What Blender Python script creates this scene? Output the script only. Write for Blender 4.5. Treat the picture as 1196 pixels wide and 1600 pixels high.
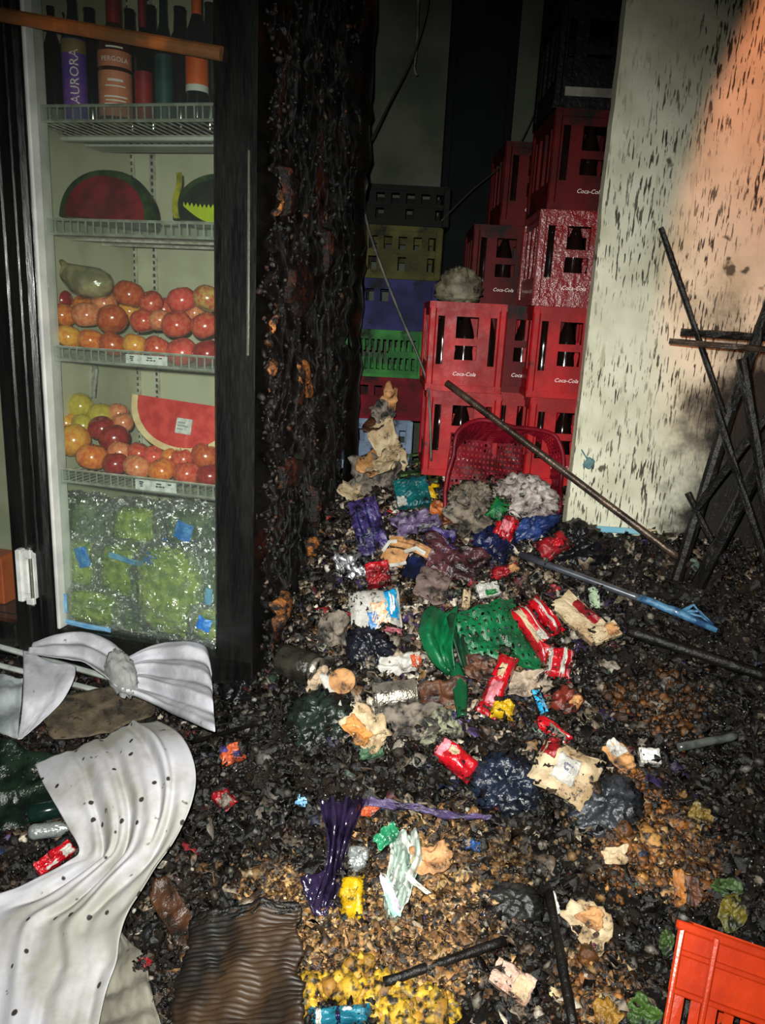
import bpy, math, random
import numpy as np
from mathutils import Vector, Matrix, noise

for o in list(bpy.data.objects): bpy.data.objects.remove(o)
scn = bpy.context.scene
COL = scn.collection
rnd = random.Random(7)
R = math.radians

# ---------------------------------------------------------------- camera
FPX, CX, CY = 1202.0, 598.0, 800.0
TH, RO = R(14.6), R(3.0)
CAM = Vector((0, 0, 1.48))
FW = Vector((0, math.cos(TH), -math.sin(TH)))
_r0 = Vector((1, 0, 0)); _u0 = Vector((0, math.sin(TH), math.cos(TH)))
RT = _r0*math.cos(RO) + _u0*math.sin(RO)
UP = -_r0*math.sin(RO) + _u0*math.cos(RO)
cd = bpy.data.cameras.new('camera'); cam = bpy.data.objects.new('camera', cd); COL.objects.link(cam)
cd.sensor_fit = 'VERTICAL'; cd.sensor_height = 24.0; cd.lens = 24.0*FPX/1600.0
cd.clip_start = 0.01; cd.clip_end = 60
m3 = Matrix((RT, UP, -FW)).transposed()
cam.matrix_world = Matrix.Translation(CAM) @ m3.to_4x4()
scn.camera = cam

# ---------------------------------------------------------------- light
w = bpy.data.worlds.new('night'); scn.world = w; w.use_nodes = True
w.node_tree.nodes['Background'].inputs[0].default_value = (0.55, 0.62, 0.6, 1)
w.node_tree.nodes['Background'].inputs[1].default_value = 0.008
scn.view_settings.view_transform = 'Standard'; scn.view_settings.look = 'None'
scn.view_settings.gamma = 1.0; scn.view_settings.use_curve_mapping = False
scn.view_settings.exposure = 0.0
def spot(name, loc, target, power, color, angle, blend, radius):
    l = bpy.data.lights.new(name, 'SPOT'); l.energy = power; l.color = color
    l.spot_size = R(angle); l.spot_blend = blend; l.shadow_soft_size = radius
    o = bpy.data.objects.new(name, l); COL.objects.link(o); o.location = loc
    o.rotation_euler = (Vector(target)-Vector(loc)).to_track_quat('-Z', 'Y').to_euler()
    return o
# the hand-held torch beside the lens, pointed down at the heap
spot('torch', CAM + UP*0.05 - RT*0.03, CAM + FW*2.3 - RT*0.10 - UP*0.36, 360.0, (1.0, 1.0, 0.93), 101, 1.0, 0.012)
# the orange street light that falls through the doorway onto the white board
spot('street_light', (1.72, 1.55, 4.30), (1.27, 2.50, 2.22), 520.0, (1.0, 0.34, 0.17), 17, 0.30, 0.03)

# ---------------------------------------------------------------- geometry helpers
def ray(px, py):
    return (FW*FPX + RT*(px-CX) - UP*(py-CY)).normalized()
def atY(px, py, y):
    d = ray(px, py); return CAM + d*(y/d.y)
def proj(P):
    r = Vector(P)-CAM; z = r.dot(FW)
    return CX + FPX*r.dot(RT)/z, CY - FPX*r.dot(UP)/z
def plane_hit(px, py, p, n):
    d = ray(px, py); return CAM + d*((p-CAM).dot(n)/d.dot(n))
def sstep(a, b, x):
    t = min(1, max(0, (x-a)/(b-a))); return t*t*(3-2*t)
def fbm(x, y, z=0.0, o=3):
    return noise.fractal(Vector((x, y, z)), 1.0, 2.0, o)
def Hs(x, y):                      # the height of the rubbish heap
    main = 0.215 + 0.425*(min(y, 2.72)-1.12)
    left = 0.07 + 0.20*(y-1.15)
    k = sstep(-0.72, -0.14, x)
    z = left*(1-k) + main*k
    xp = -.36+.23*(y-2.2); z -= .17*math.exp(-((x-xp)/.16)**2)*sstep(1.75, 2.1, y)*(1-.45*sstep(2.5, 2.85, y))
    z -= 0.10*sstep(0.75, 1.3, x)*sstep(2.3, 1.3, y)
    return z + 0.035*fbm(x*3.1+4, y*3.1+1, 0.0, 3) + 0.012*fbm(x*11, y*11, 3.0, 2)
def hit(px, py, h=0.0):
    d = ray(px, py); a, b = 0.5, 5.0
    for _ in range(20):
        t = (a+b)/2; P = CAM + d*t
        if P.z > Hs(P.x, P.y)+h: a = t
        else: b = t
    return CAM + d*((a+b)/2)
def hnorm(p, e=0.05):
    dx = (Hs(p.x+e, p.y)-Hs(p.x-e, p.y))/(2*e); dy = (Hs(p.x, p.y+e)-Hs(p.x, p.y-e))/(2*e)
    return Vector((-dx, -dy, 1)).normalized()

class MB:
    def __init__(s): s.v = []; s.f = []
    def add(s, vs, fs):
        b = len(s.v); s.v += [tuple(v) for v in vs]; s.f += [tuple(i+b for i in f) for f in fs]; return s
    def box(s, x0, x1, y0, y1, z0, z1, M=None):
        vs = [Vector((x, y, z)) for z in (z0, z1) for y in (y0, y1) for x in (x0, x1)]
        if M: vs = [M @ v for v in vs]
        return s.add(vs, [(0,2,3,1), (4,5,7,6), (0,1,5,4), (2,6,7,3), (0,4,6,2), (1,3,7,5)])
    def rbox(s, x0, x1, y0, y1, z0, z1, r=0.004, M=None):   # box with chamfered edges
        r = min(r, (x1-x0)*.45, (y1-y0)*.45, (z1-z0)*.45)
        def ring(z, i): return [(x0+r*(1+i)*.5, y0+i*r*.5, z)]
        vs = []
        for z, q in ((z0, r), (z0+r, 0), (z1-r, 0), (z1, r)):
            a, b, c, d = x0+q, x1-q, y0+q, y1-q; k = r
            vs += [(a+k, c, z), (b-k, c, z), (b, c+k, z), (b, d-k, z), (b-k, d, z), (a+k, d, z), (a, d-k, z), (a, c+k, z)]
        fs = [tuple(range(7, -1, -1)), tuple(range(24, 32))]
        for l in range(3):
            for i in range(8):
                j = (i+1) % 8; fs.append((l*8+i, l*8+j, l*8+8+j, l*8+8+i))
        vs = [Vector(v) for v in vs]
        if M: vs = [M @ v for v in vs]
        return s.add(vs, fs)
    def tube(s, pts, r, seg=8, jitter=0.0, flat=1.0):
        pts = [Vector(p) for p in pts]; n = len(pts); rs = r if isinstance(r, (list, tuple)) else [r]*n
        up = Vector((0, 0, 1)); vs = []; fs = []
        for i, p in enumerate(pts):
            t = (pts[min(i+1, n-1)]-pts[max(i-1, 0)]).normalized()
            a = t.cross(up); a = a.normalized() if a.length > .05 else Vector((1, 0, 0)); b = a.cross(t)
            for k in range(seg):
                an = 2*math.pi*k/seg; rr = rs[i]*(1+jitter*rnd.uniform(-1, 1))
                vs.append(p + a*math.cos(an)*rr + b*math.sin(an)*rr*flat)
        for i in range(n-1):
            for k in range(seg):
                j = (k+1) % seg; fs.append((i*seg+k, i*seg+j, (i+1)*seg+j, (i+1)*seg+k))
        fs += [tuple(range(seg-1, -1, -1)), tuple(range((n-1)*seg, n*seg))]
        return s.add(vs, fs)
    def lathe(s, prof, seg=20, M=None, wob=0.0):
        vs = []; fs = []; n = len(prof)
        for r, z in prof:
            for k in range(seg):
                a = 2*math.pi*k/seg; q = 1+wob*math.sin(5*a)
                v = Vector((r*q*math.cos(a), r*q*math.sin(a), z)); vs.append(M @ v if M else v)
        for i in range(n-1):
            for k in range(seg):
                j = (k+1) % seg; fs.append((i*seg+k, i*seg+j, (i+1)*seg+j, (i+1)*seg+k))
        fs += [tuple(range(seg-1, -1, -1)), tuple(range((n-1)*seg, n*seg))]
        return s.add(vs, fs)
    def grid(s, fn, nu, nv, thick=0.0, flip=False):          # fn(u,v)->Vector, u,v in 0..1
        P = [[Vector(fn(i/nu, j/nv)) for i in range(nu+1)] for j in range(nv+1)]
        vs = [p for row in P for p in row]; W = nu+1
        fs = [(j*W+i, j*W+i+1, (j+1)*W+i+1, (j+1)*W+i) for j in range(nv) for i in range(nu)]
        if thick:
            N = []
            for j in range(nv+1):
                for i in range(nu+1):
                    a = P[j][min(i+1, nu)]-P[j][max(i-1, 0)]; b = P[min(j+1, nv)][i]-P[max(j-1, 0)][i]
                    n = a.cross(b); N.append(n.normalized() if n.length > 1e-9 else Vector((0, 0, 1)))
            T = len(vs); low = [v-n*thick for v, n in zip(vs, N)]
            fs2 = [tuple(q+T for q in reversed(f)) for f in fs]
            rim = [j*W for j in range(nv, 0, -1)] + [i for i in range(nu)] + [j*W+nu for j in range(nv)] + [nv*W+i for i in range(nu, 0, -1)]
            L = len(rim); fs = fs + fs2 + [(rim[(k+1) % L], rim[k], rim[k]+T, rim[(k+1) % L]+T) for k in range(L)]
            vs = vs+low
        if flip: fs = [tuple(reversed(f)) for f in fs]
        return s.add(vs, fs)
    def mesh(s, name):
        me = bpy.data.meshes.new(name); me.from_pydata([tuple(v) for v in s.v], [], s.f); me.update(); return me

def link(o, parent=None):
    COL.objects.link(o)
    if parent is not None: o.parent = parent
    return o
def obj(name, mb, mat, parent=None, smooth=False, M=None, label=None, kind=None):
    me = mb if isinstance(mb, bpy.types.Mesh) else mb.mesh(name)
    if mat is not None and not len(me.materials): me.materials.append(mat)
    if smooth: me.polygons.foreach_set('use_smooth', [True]*len(me.polygons))
    o = bpy.data.objects.new(name, me); link(o, parent)
    if M is not None: o.matrix_local = M
    if label: o['label'] = label
    if kind: o['kind'] = kind
    return o
def tag(o, label, cat, group=None, kind=None):
    o['label'] = label; o['category'] = cat
    if group: o['group'] = group
    if kind: o['kind'] = kind
    return o
def thing(name, label, cat, M=None, group=None):
    o = bpy.data.objects.new(name, None); link(o); o.empty_display_size = 0.05
    if M is not None: o.matrix_world = M
    return tag(o, label, cat, group)
def struct(name, mb, mat, smooth=False, parent=None):
    o = obj(name, mb, mat, parent, smooth)
    if parent is None: o['kind'] = 'structure'
    return o

# ---------------------------------------------------------------- materials
def S(r, g, b):
    f = lambda c: ((c/255+0.055)/1.055)**2.4 if c/255 > 0.04045 else c/255/12.92
    return (f(r), f(g), f(b), 1.0)
BLK = (0.006, 0.0055, 0.005, 1)
def nd(nt, t, **kw):
    n = nt.nodes.new(t)
    for k, v in kw.items(): setattr(n, k, v)
    return n
def mix(nt, fac, a, b):
    n = nd(nt, 'ShaderNodeMix', data_type='RGBA')
    for i, v in ((0, fac), (6, a), (7, b)):
        if isinstance(v, (int, float)): n.inputs[i].default_value = v
        elif isinstance(v, tuple): n.inputs[i].default_value = v
        else: nt.links.new(v, n.inputs[i])
    return n.outputs[2]
def ramp(nt, src, a, b):
    n = nd(nt, 'ShaderNodeMapRange', interpolation_type='SMOOTHSTEP'); nt.links.new(src, n.inputs[0])
    n.inputs[1].default_value = a; n.inputs[2].default_value = b; return n.outputs[0]
def noisetex(nt, scale, detail=4, vec=None, rough=.55, dist=0):
    n = nd(nt, 'ShaderNodeTexNoise'); n.inputs['Scale'].default_value = scale; n.inputs['Detail'].default_value = detail
    n.inputs['Roughness'].default_value = rough; n.inputs['Distortion'].default_value = dist
    if vec is not None: nt.links.new(vec, n.inputs['Vector'])
    return n.outputs['Fac']
def coords(nt, stretch=None):
    tc = nd(nt, 'ShaderNodeTexCoord'); v = tc.outputs['Object']
    if stretch:
        mp = nd(nt, 'ShaderNodeMapping'); mp.inputs['Scale'].default_value = stretch; nt.links.new(v, mp.inputs[0]); v = mp.outputs[0]
    return v
def M(name, c, c2=None, s=14, rough=.5, metal=0.0, bump=0.0, bs=60, soot=0.0, ss=22, coat=0.0, stretch=None, alpha=None, trans=0.0, sub=0.0, rvar=0.0, spec=.5):
    m = bpy.data.materials.new(name); m.use_nodes = True; nt = m.node_tree; p = nt.nodes['Principled BSDF']
    v = coords(nt, stretch); col = c
    if c2: col = mix(nt, ramp(nt, noisetex(nt, s, 4, v), .36, .64), c, c2)
    if soot:
        col = mix(nt, ramp(nt, noisetex(nt, ss, 6, v, .7), .72-soot*.55, .80-soot*.42), col, BLK)
    if isinstance(col, tuple): p.inputs['Base Color'].default_value = col
    else: nt.links.new(col, p.inputs['Base Color'])
    p.inputs['Roughness'].default_value = rough; p.inputs['Metallic'].default_value = metal
    if rvar:
        mr = nd(nt, 'ShaderNodeMapRange'); nt.links.new(noisetex(nt, 30, 3, v), mr.inputs[0])
        mr.inputs[1].default_value = .3; mr.inputs[2].default_value = .7
        mr.inputs[3].default_value = max(.03, rough-rvar); mr.inputs[4].default_value = min(1, rough+rvar); nt.links.new(mr.outputs[0], p.inputs['Roughness'])
    p.inputs['Specular IOR Level'].default_value = spec; p.inputs['Coat Weight'].default_value = coat; p.inputs['Coat Roughness'].default_value = .08
    p.inputs['Transmission Weight'].default_value = trans
    if bump:
        b = nd(nt, 'ShaderNodeBump'); b.inputs['Strength'].default_value = bump; b.inputs['Distance'].default_value = .01
        nt.links.new(noisetex(nt, bs, 5, v, .65), b.inputs['Height']); nt.links.new(b.outputs[0], p.inputs['Normal'])
    return m
def attr_mat(name, rough=.4, bump=.4, bs=120, rvar=.2):
    m = M(name, BLK, rough=rough, bump=bump, bs=bs, rvar=rvar); nt = m.node_tree; p = nt.nodes['Principled BSDF']
    a = nd(nt, 'ShaderNodeAttribute', attribute_name='tint')
    c = mix(nt, ramp(nt, noisetex(nt, 70, 4, coords(nt)), .42, .66), a.outputs['Color'], BLK)
    nt.links.new(c, p.inputs['Base Color']); return m
def film_mat(name, tint, clear=.6, rough=.12, bump=.8, bs=35, white=.25, gmax=1.0):     # clear plastic film / glass pane
    m = bpy.data.materials.new(name); m.use_nodes = True; nt = m.node_tree
    for n in list(nt.nodes):
        if n.type == 'BSDF_PRINCIPLED': nt.nodes.remove(n)
    out = [n for n in nt.nodes if n.type == 'OUTPUT_MATERIAL'][0]
    t = nd(nt, 'ShaderNodeBsdfTransparent'); t.inputs[0].default_value = tint
    g = nd(nt, 'ShaderNodeBsdfGlossy'); g.inputs['Roughness'].default_value = rough
    d = nd(nt, 'ShaderNodeBsdfDiffuse'); d.inputs[0].default_value = (.75, .8, .8, 1)
    fr = nd(nt, 'ShaderNodeLayerWeight'); fr.inputs[0].default_value = .5; fp = nd(nt, 'ShaderNodeMath', operation='POWER'); nt.links.new(fr.outputs['Facing'], fp.inputs[0]); fp.inputs[1].default_value = 4.5
    a = nd(nt, 'ShaderNodeMixShader'); a.inputs[0].default_value = white; nt.links.new(t.outputs[0], a.inputs[1]); nt.links.new(d.outputs[0], a.inputs[2])
    x = nd(nt, 'ShaderNodeMixShader'); nt.links.new(a.outputs[0], x.inputs[1]); nt.links.new(g.outputs[0], x.inputs[2])
    mr = nd(nt, 'ShaderNodeMapRange'); nt.links.new(fp.outputs[0], mr.inputs[0]); mr.inputs[3].default_value = 1-clear-.04 if clear < .9 else 0.04; mr.inputs[4].default_value = gmax
    nt.links.new(mr.outputs[0], x.inputs[0]); nt.links.new(x.outputs[0], out.inputs[0])
    if bump:
        b = nd(nt, 'ShaderNodeBump'); b.inputs['Strength'].default_value = bump; b.inputs['Distance'].default_value = .01
        nt.links.new(noisetex(nt, bs, 4, coords(nt), .6, 1.0), b.inputs['Height'])
        for q in (g, d, fr): nt.links.new(b.outputs[0], q.inputs['Normal'])
    return m
def text_mesh(body, size, fn=None, shear=0.0):
    cu = bpy.data.curves.new('lettering', 'FONT'); cu.body = body; cu.size = size; cu.align_x = 'CENTER'; cu.align_y = 'CENTER'; cu.shear = shear
    cu.resolution_u = 2; cu.extrude = 0.0004
    o = bpy.data.objects.new('tmp', cu); COL.objects.link(o)
    dg = bpy.context.evaluated_depsgraph_get(); me = bpy.data.meshes.new_from_object(o.evaluated_get(dg))
    bpy.data.objects.remove(o); bpy.data.curves.remove(cu); me.materials.clear()
    if fn:
        for v in me.vertices: v.co = fn(v.co)
    return me
ORD = ['first', 'second', 'third', 'fourth', 'fifth', 'sixth', 'seventh', 'eighth', 'ninth', 'tenth', 'eleventh', 'twelfth']
# ================================================================ the setting
m_floor = M('floor_dirt', S(30, 26, 22), S(16, 14, 12), 6, .4, bump=.5, bs=40)
struct('floor', MB().box(-2.6, 2.6, -1.0, 4.2, -0.06, 0.0), m_floor)
m_wall = M('wall_grey', S(76, 80, 70), S(58, 62, 54), 3, .9, bump=.15, bs=30, soot=.2, ss=1.6, spec=.1)
struct('wall_back', MB().box(-2.6, 2.6, 3.75, 3.87, 0.0, 3.3), m_wall)
m_dkpost = M('post_dark_green', S(14, 19, 19), S(9, 12, 13), 5, .8, bump=.2, spec=.1)
def back_post(name, xa, xb, y):
    a = atY(xa[0], xa[1], y); b = atY(xb[0], xb[1], y)
    mb = MB().rbox(a.x, b.x, y, y+.10, 0.0, 3.3, .012)
    mb.rbox(a.x-.012, a.x+.02, y-.015, y+.08, 0.0, 3.3, .004); mb.rbox(b.x-.02, b.x+.012, y-.015, y+.08, 0.0, 3.3, .004)
    return struct(name, mb, m_dkpost)
back_post('trim_1', (700, 200), (795, 200), 3.60)
back_post('trim_2', (885, 200), (985, 200), 3.62)

# white painted board on the right, its grain opened up by the heat
BY = 2.50
bx0 = atY(885, 820, BY).x
m_board = bpy.data.materials.new('board_flaked_white'); m_board.use_nodes = True
nt = m_board.node_tree; p = nt.nodes['Principled BSDF']
v = coords(nt); vs_ = coords(nt, (150, 150, 20)); vl = coords(nt, (30, 30, 3.2))
flk = ramp(nt, noisetex(nt, 1.0, 3, vs_, .5), .565, .62)
zone = ramp(nt, noisetex(nt, 4.5, 3, v), .34, .56)
mu = nd(nt, 'ShaderNodeMath', operation='MULTIPLY'); nt.links.new(flk, mu.inputs[0]); nt.links.new(zone, mu.inputs[1])
paint = mix(nt, ramp(nt, noisetex(nt, 5, 5, v), .35, .7), S(214, 212, 190), S(180, 178, 152))
paint = mix(nt, ramp(nt, noisetex(nt, 1.0, 4, vl), .60, .72), paint, S(168, 164, 138))
c1 = mix(nt, mu.outputs[0], paint, S(52, 45, 36))
blot = ramp(nt, noisetex(nt, 11, 3, v, .5), .69, .74)
c1 = mix(nt, blot, c1, S(84, 78, 62))
# smoke stain with a ragged rim along the right and the foot
sx = nd(nt, 'ShaderNodeSeparateXYZ'); nt.links.new(v, sx.inputs[0])
def lin(src, k, a=0.0):
    n = nd(nt, 'ShaderNodeMath', operation='MULTIPLY_ADD'); nt.links.new(src, n.inputs[0]); n.inputs[1].default_value = k; n.inputs[2].default_value = a; return n.outputs[0]
def add(a, b, op='ADD'):
    n = nd(nt, 'ShaderNodeMath', operation=op); nt.links.new(a, n.inputs[0]); nt.links.new(b, n.inputs[1]); return n.outputs[0]
low = lin(sx.outputs[2], -0.15, 0.15*0.9)           # more soot lower down ...
rgt = lin(sx.outputs[0], 1.0, -0.89)               # ... and further right
top = lin(sx.outputs[0], 1.5, -(1.5*1.27))
nz = lin(noisetex(nt, 5, 6, v, .65), .5, -.25)
nz2 = lin(noisetex(nt, 3, 5, v, .65), .5, -.25)
edge = add(add(add(add(low, rgt), lin(sx.outputs[2], -.8, .8*1.55), 'MINIMUM'), nz), add(top, nz2), 'MAXIMUM')
c1 = mix(nt, ramp(nt, edge, -.05, .16), c1, S(26, 23, 19))
foot = ramp(nt, add(lin(sx.outputs[2], -1, .70), lin(noisetex(nt, 9, 5, v, .6), .3, -.15)), -.02, .09)
c1 = mix(nt, foot, c1, S(34, 30, 25))
nt.links.new(c1, p.inputs['Base Color']); p.inputs['Roughness'].default_value = .55
b = nd(nt, 'ShaderNodeBump'); b.inputs['Strength'].default_value = .6; b.inputs['Distance'].default_value = .004; b.invert = True
nt.links.new(mu.outputs[0], b.inputs['Height']); nt.links.new(b.outputs[0], p.inputs['Normal'])
def bfn(u, w):
    x = bx0 + (1.75-bx0)*u; z = 0.25+2.9*w
    return (x + (.006*fbm(z*5, 1, 0) if u == 0 else 0), BY + .006*fbm(x*3, z*3, 5), z)
mb = MB().grid(bfn, 24, 50, .045)
struct('wall_right', mb, m_board)

# ---------------------------------------------------------------- the heap the rubbish lies in
m_heap = bpy.data.materials.new('wet_ash'); m_heap.use_nodes = True; nt = m_heap.node_tree; p = nt.nodes['Principled BSDF']
v = coords(nt)
c = mix(nt, ramp(nt, noisetex(nt, 9, 6, v, .65), .38, .62), S(11, 9, 8), S(36, 27, 20))
c = mix(nt, ramp(nt, noisetex(nt, 23, 5, v, .7), .58, .72), c, S(88, 66, 46))
c = mix(nt, ramp(nt, noisetex(nt, 51, 4, v, .7), .63, .72), c, S(120, 108, 92))
nt.links.new(c, p.inputs['Base Color'])
mr = nd(nt, 'ShaderNodeMapRange'); nt.links.new(noisetex(nt, 26, 3, v), mr.inputs[0]); mr.inputs[1].default_value = .35; mr.inputs[2].default_value = .65
mr.inputs[3].default_value = .12; mr.inputs[4].default_value = .6; nt.links.new(mr.outputs[0], p.inputs['Roughness'])
b = nd(nt, 'ShaderNodeBump'); b.inputs['Strength'].default_value = .9; b.inputs['Distance'].default_value = .02
nt.links.new(noisetex(nt, 45, 8, v, .75), b.inputs['Height']); nt.links.new(b.outputs[0], p.inputs['Normal'])
HX0, HX1, HY0, HY1, HST = -1.55, 1.65, 0.45, 2.95, 0.0115
def heap_fn(x, y):
    r = 1-abs(noise.noise(Vector((x*17, y*17, 2.2))))*2
    return Hs(x, y) + .016*r*max(0, .5+noise.noise(Vector((x*5, y*5, 8)))) + .010*noise.noise(Vector((x*38, y*38, 1.0))) + .006*noise.noise(Vector((x*80, y*80, 1.0))) - .012
nx = int((HX1-HX0)/HST); ny = int((HY1-HY0)/HST)
mb = MB().grid(lambda u, w_: (HX0+(HX1-HX0)*u, HY0+(HY1-HY0)*w_, heap_fn(HX0+(HX1-HX0)*u, HY0+(HY1-HY0)*w_)), nx, ny)
HEAP_V = np.array(mb.v)
heap = obj('debris_heap', mb, m_heap, smooth=True)
tag(heap, 'heap of wet black ash and burnt rubbish covering the floor', 'debris', kind='stuff')
# ================================================================ the fridge
_a = atY(75, 487, 2.33); _b = atY(345, 487, 2.20)
EX = Vector((_b.x-_a.x, _b.y-_a.y, 0)); UB = EX.length; EX.normalize(); EY = Vector((0, 0, 1)).cross(EX)
FO = Vector((_a.x, _a.y, 0))
FM = Matrix((EX, EY, Vector((0, 0, 1)))).transposed().to_4x4(); FM.translation = FO
FI = FM.inverted()
def F2(px, py, vdep=0.0): return FI @ plane_hit(px, py, FO+EY*vdep, EY)
def zf(px, py, vdep=0.0): return F2(px, py, vdep).z
Z1, Z2, Z3, Z4 = zf(210, 188, .03), zf(210, 366, .03), zf(210, 566, .03), zf(210, 758, .03)
Z0 = zf(210, 980, .03)
UC = F2(412, 500).x
m_black = M('fridge_black', S(26, 27, 25), S(14, 15, 15), 5, .32, bump=.12, bs=25, rvar=.12, coat=.3, stretch=(6, 6, .6))
m_liner = M('fridge_liner', S(200, 198, 172), S(178, 176, 150), 4, .5, soot=.05, ss=8)
m_gasket = M('gasket_white', S(205, 206, 200), S(180, 182, 178), 9, .5)
m_whitepl = M('plastic_white', S(226, 228, 226), S(200, 202, 200), 20, .35)
m_wire = M('shelf_wire', S(210, 208, 198), S(170, 166, 150), 30, .35, metal=.2)
m_tag = M('tag_paper', S(215, 216, 212), S(180, 182, 184), 60, .5)
m_ink = M('print_dark', S(60, 62, 66), rough=.6)
m_slot = M('slot_dark', S(70, 66, 52), rough=.6)
m_pane = film_mat('door_glass', (.90, .93, .90, 1), clear=.97, rough=.02, bump=0, white=.015)
m_metal = M('metal_strip', S(190, 185, 170), rough=.3, metal=.9, bump=.2)
m_char = bpy.data.materials.new('charred_crust'); m_char.use_nodes = True; nt = m_char.node_tree; p = nt.nodes['Principled BSDF']
v = coords(nt, (1, 1, .45)); v1 = coords(nt)
c = mix(nt, ramp(nt, noisetex(nt, 14, 6, v, .7), .42, .66), S(9, 9, 8), S(30, 26, 21))
c = mix(nt, ramp(nt, noisetex(nt, 6, 5, v, .6), .60, .70), c, S(62, 27, 17))
c = mix(nt, ramp(nt, noisetex(nt, 40, 4, v, .7), .68, .74), c, S(120, 96, 70))
nt.links.new(c, p.inputs['Base Color']); p.inputs['Roughness'].default_value = .2
b = nd(nt, 'ShaderNodeBump'); b.inputs['Strength'].default_value = 1.0; b.inputs['Distance'].default_value = .03
nt.links.new(noisetex(nt, 95, 8, v1, .8), b.inputs['Height']); nt.links.new(b.outputs[0], p.inputs['Normal'])

fridge = thing('display_fridge', 'tall black glass-door display fridge stocked with fruit, its right side burnt', 'fridge', FM)
DEP = .62; TOPZ = 2.75; UL = -.95
# cabinet shell and pale inside lining
obj('cabinet', MB().box(UL, UC, DEP, DEP+.05, 0, TOPZ).box(UL-.04, UL, .03, DEP+.05, 0, TOPZ).box(UL, UC, .03, DEP, TOPZ-.06, TOPZ)
    .box(UL, UC, .05, DEP, .0, Z0-.03), m_black, fridge)
obj('lining', MB().box(-.10, UC-.05, DEP-.03, DEP-.001, Z0-.02, TOPZ-.1).box(-.10, -.07, .03, DEP-.03, Z0-.02, TOPZ-.1)
    .box(UB+.03, UB+.06, .04, DEP-.03, Z0-.02, TOPZ-.1).box(-.07, UB+.03, .035, DEP-.03, Z0-.029, Z0), m_liner, fridge)
# left compartment lining (only a sliver of it shows)
obj('lining', MB().box(UL+.01, -.16, DEP-.03, DEP-.001, Z0-.02, TOPZ-.1), m_liner, fridge)
# slotted shelf standards on the back
for px in (217, 247):
    q = F2(px, 600, DEP-.03).x
    st = obj('shelf_standard', MB().box(q-.011, q+.011, DEP-.038, DEP-.031, Z0, TOPZ-.15), m_wire, fridge)
    sl = MB()
    z = Z0+.05
    while z < TOPZ-.2: sl.box(q-.004, q+.004, DEP-.0395, DEP-.0382, z, z+.012); z += .022
    obj('slots', sl, m_slot, st)
# the door: frame, white gasket, pane, hinge
door = obj('door', MB().rbox(UB-.002, UC, -.045, .028, Z0-.10, TOPZ-.02, .010)
           .rbox(-.012, UC, -.045, .028, Z0-.11, Z0-.012, .008).rbox(-.012, UC, -.045, .028, TOPZ-.14, TOPZ-.02, .008)
           .rbox(-.012, .002, -.043, .028, Z0-.10, TOPZ-.02, .004), m_black, fridge)
obj('gasket', MB().rbox(.001, .014, -.048, .03, Z0-.012, TOPZ-.14, .004), m_gasket, door)
obj('pane', MB().box(.015, UB-.001, -.016, -.012, Z0-.012, TOPZ-.14), m_pane, door)
u = F2(399, 400).x
obj('edge_strip', MB().rbox(u-.0025, u+.0025, -.0485, -.044, zf(398, 555), zf(402, 240), .001), m_metal, door)
mul = obj('mullion', MB().rbox(-.155, -.013, -.05, .03, .28, TOPZ-.02, .012).rbox(-.105, -.085, -.056, -.045, .3, TOPZ-.05, .005).rbox(-.060, -.045, -.054, -.045, .3, TOPZ-.05, .004), m_black, fridge)
ldoor = obj('door_rail', MB().rbox(UL, -.157, -.045, .028, Z0-.11, Z0-.02, .008), m_black, fridge)
obj('door_rail', MB().rbox(UL, -.157, -.045, .028, TOPZ-.14, TOPZ-.02, .008), m_black, fridge)
obj('pane', MB().box(UL, -.158, -.016, -.012, Z0-.02, TOPZ-.14), m_pane, ldoor)
a = F2(38, 935, -.05); c_ = F2(86, 862, -.05)
hz0, hz1 = a.z, c_.z
hg = obj('hinge', MB().rbox(a.x+.014, a.x+.058, -.075, -.049, hz0+.008, hz1-.008, .006), m_whitepl, fridge, label='white plastic door hinge')
obj('hinge_plate', MB().rbox(a.x, a.x+.022, -.082, -.049, hz0, hz1, .004).rbox(a.x+.026, a.x+.044, -.08, -.07, hz0+.03, hz1-.03, .003), m_whitepl, hg)
obj('hinge_tab', MB().rbox(a.x+.034, a.x+.062, -.085, -.07, hz1-.024, hz1+.004, .003).rbox(a.x+.034, a.x+.062, -.085, -.07, hz0-.004, hz0+.018, .003), m_whitepl, hg)
obj('hinge_pin', MB().lathe([(.006, hz0-.008), (.006, hz1+.012)], 10, Matrix.Translation((a.x+.052, -.074, 0))), m_metal, hg)
# kick panel below the doors
kp = obj('kick_panel', MB().rbox(UL, UC, -.02, .05, .02, Z0-.115, .006), m_black, fridge)
ribs = MB()
for k in range(6): ribs.rbox(UL+.04, UC-.04, -.028, -.018, .06+k*.055, .085+k*.055, .004)
obj('grille', ribs, m_black, kp)
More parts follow.
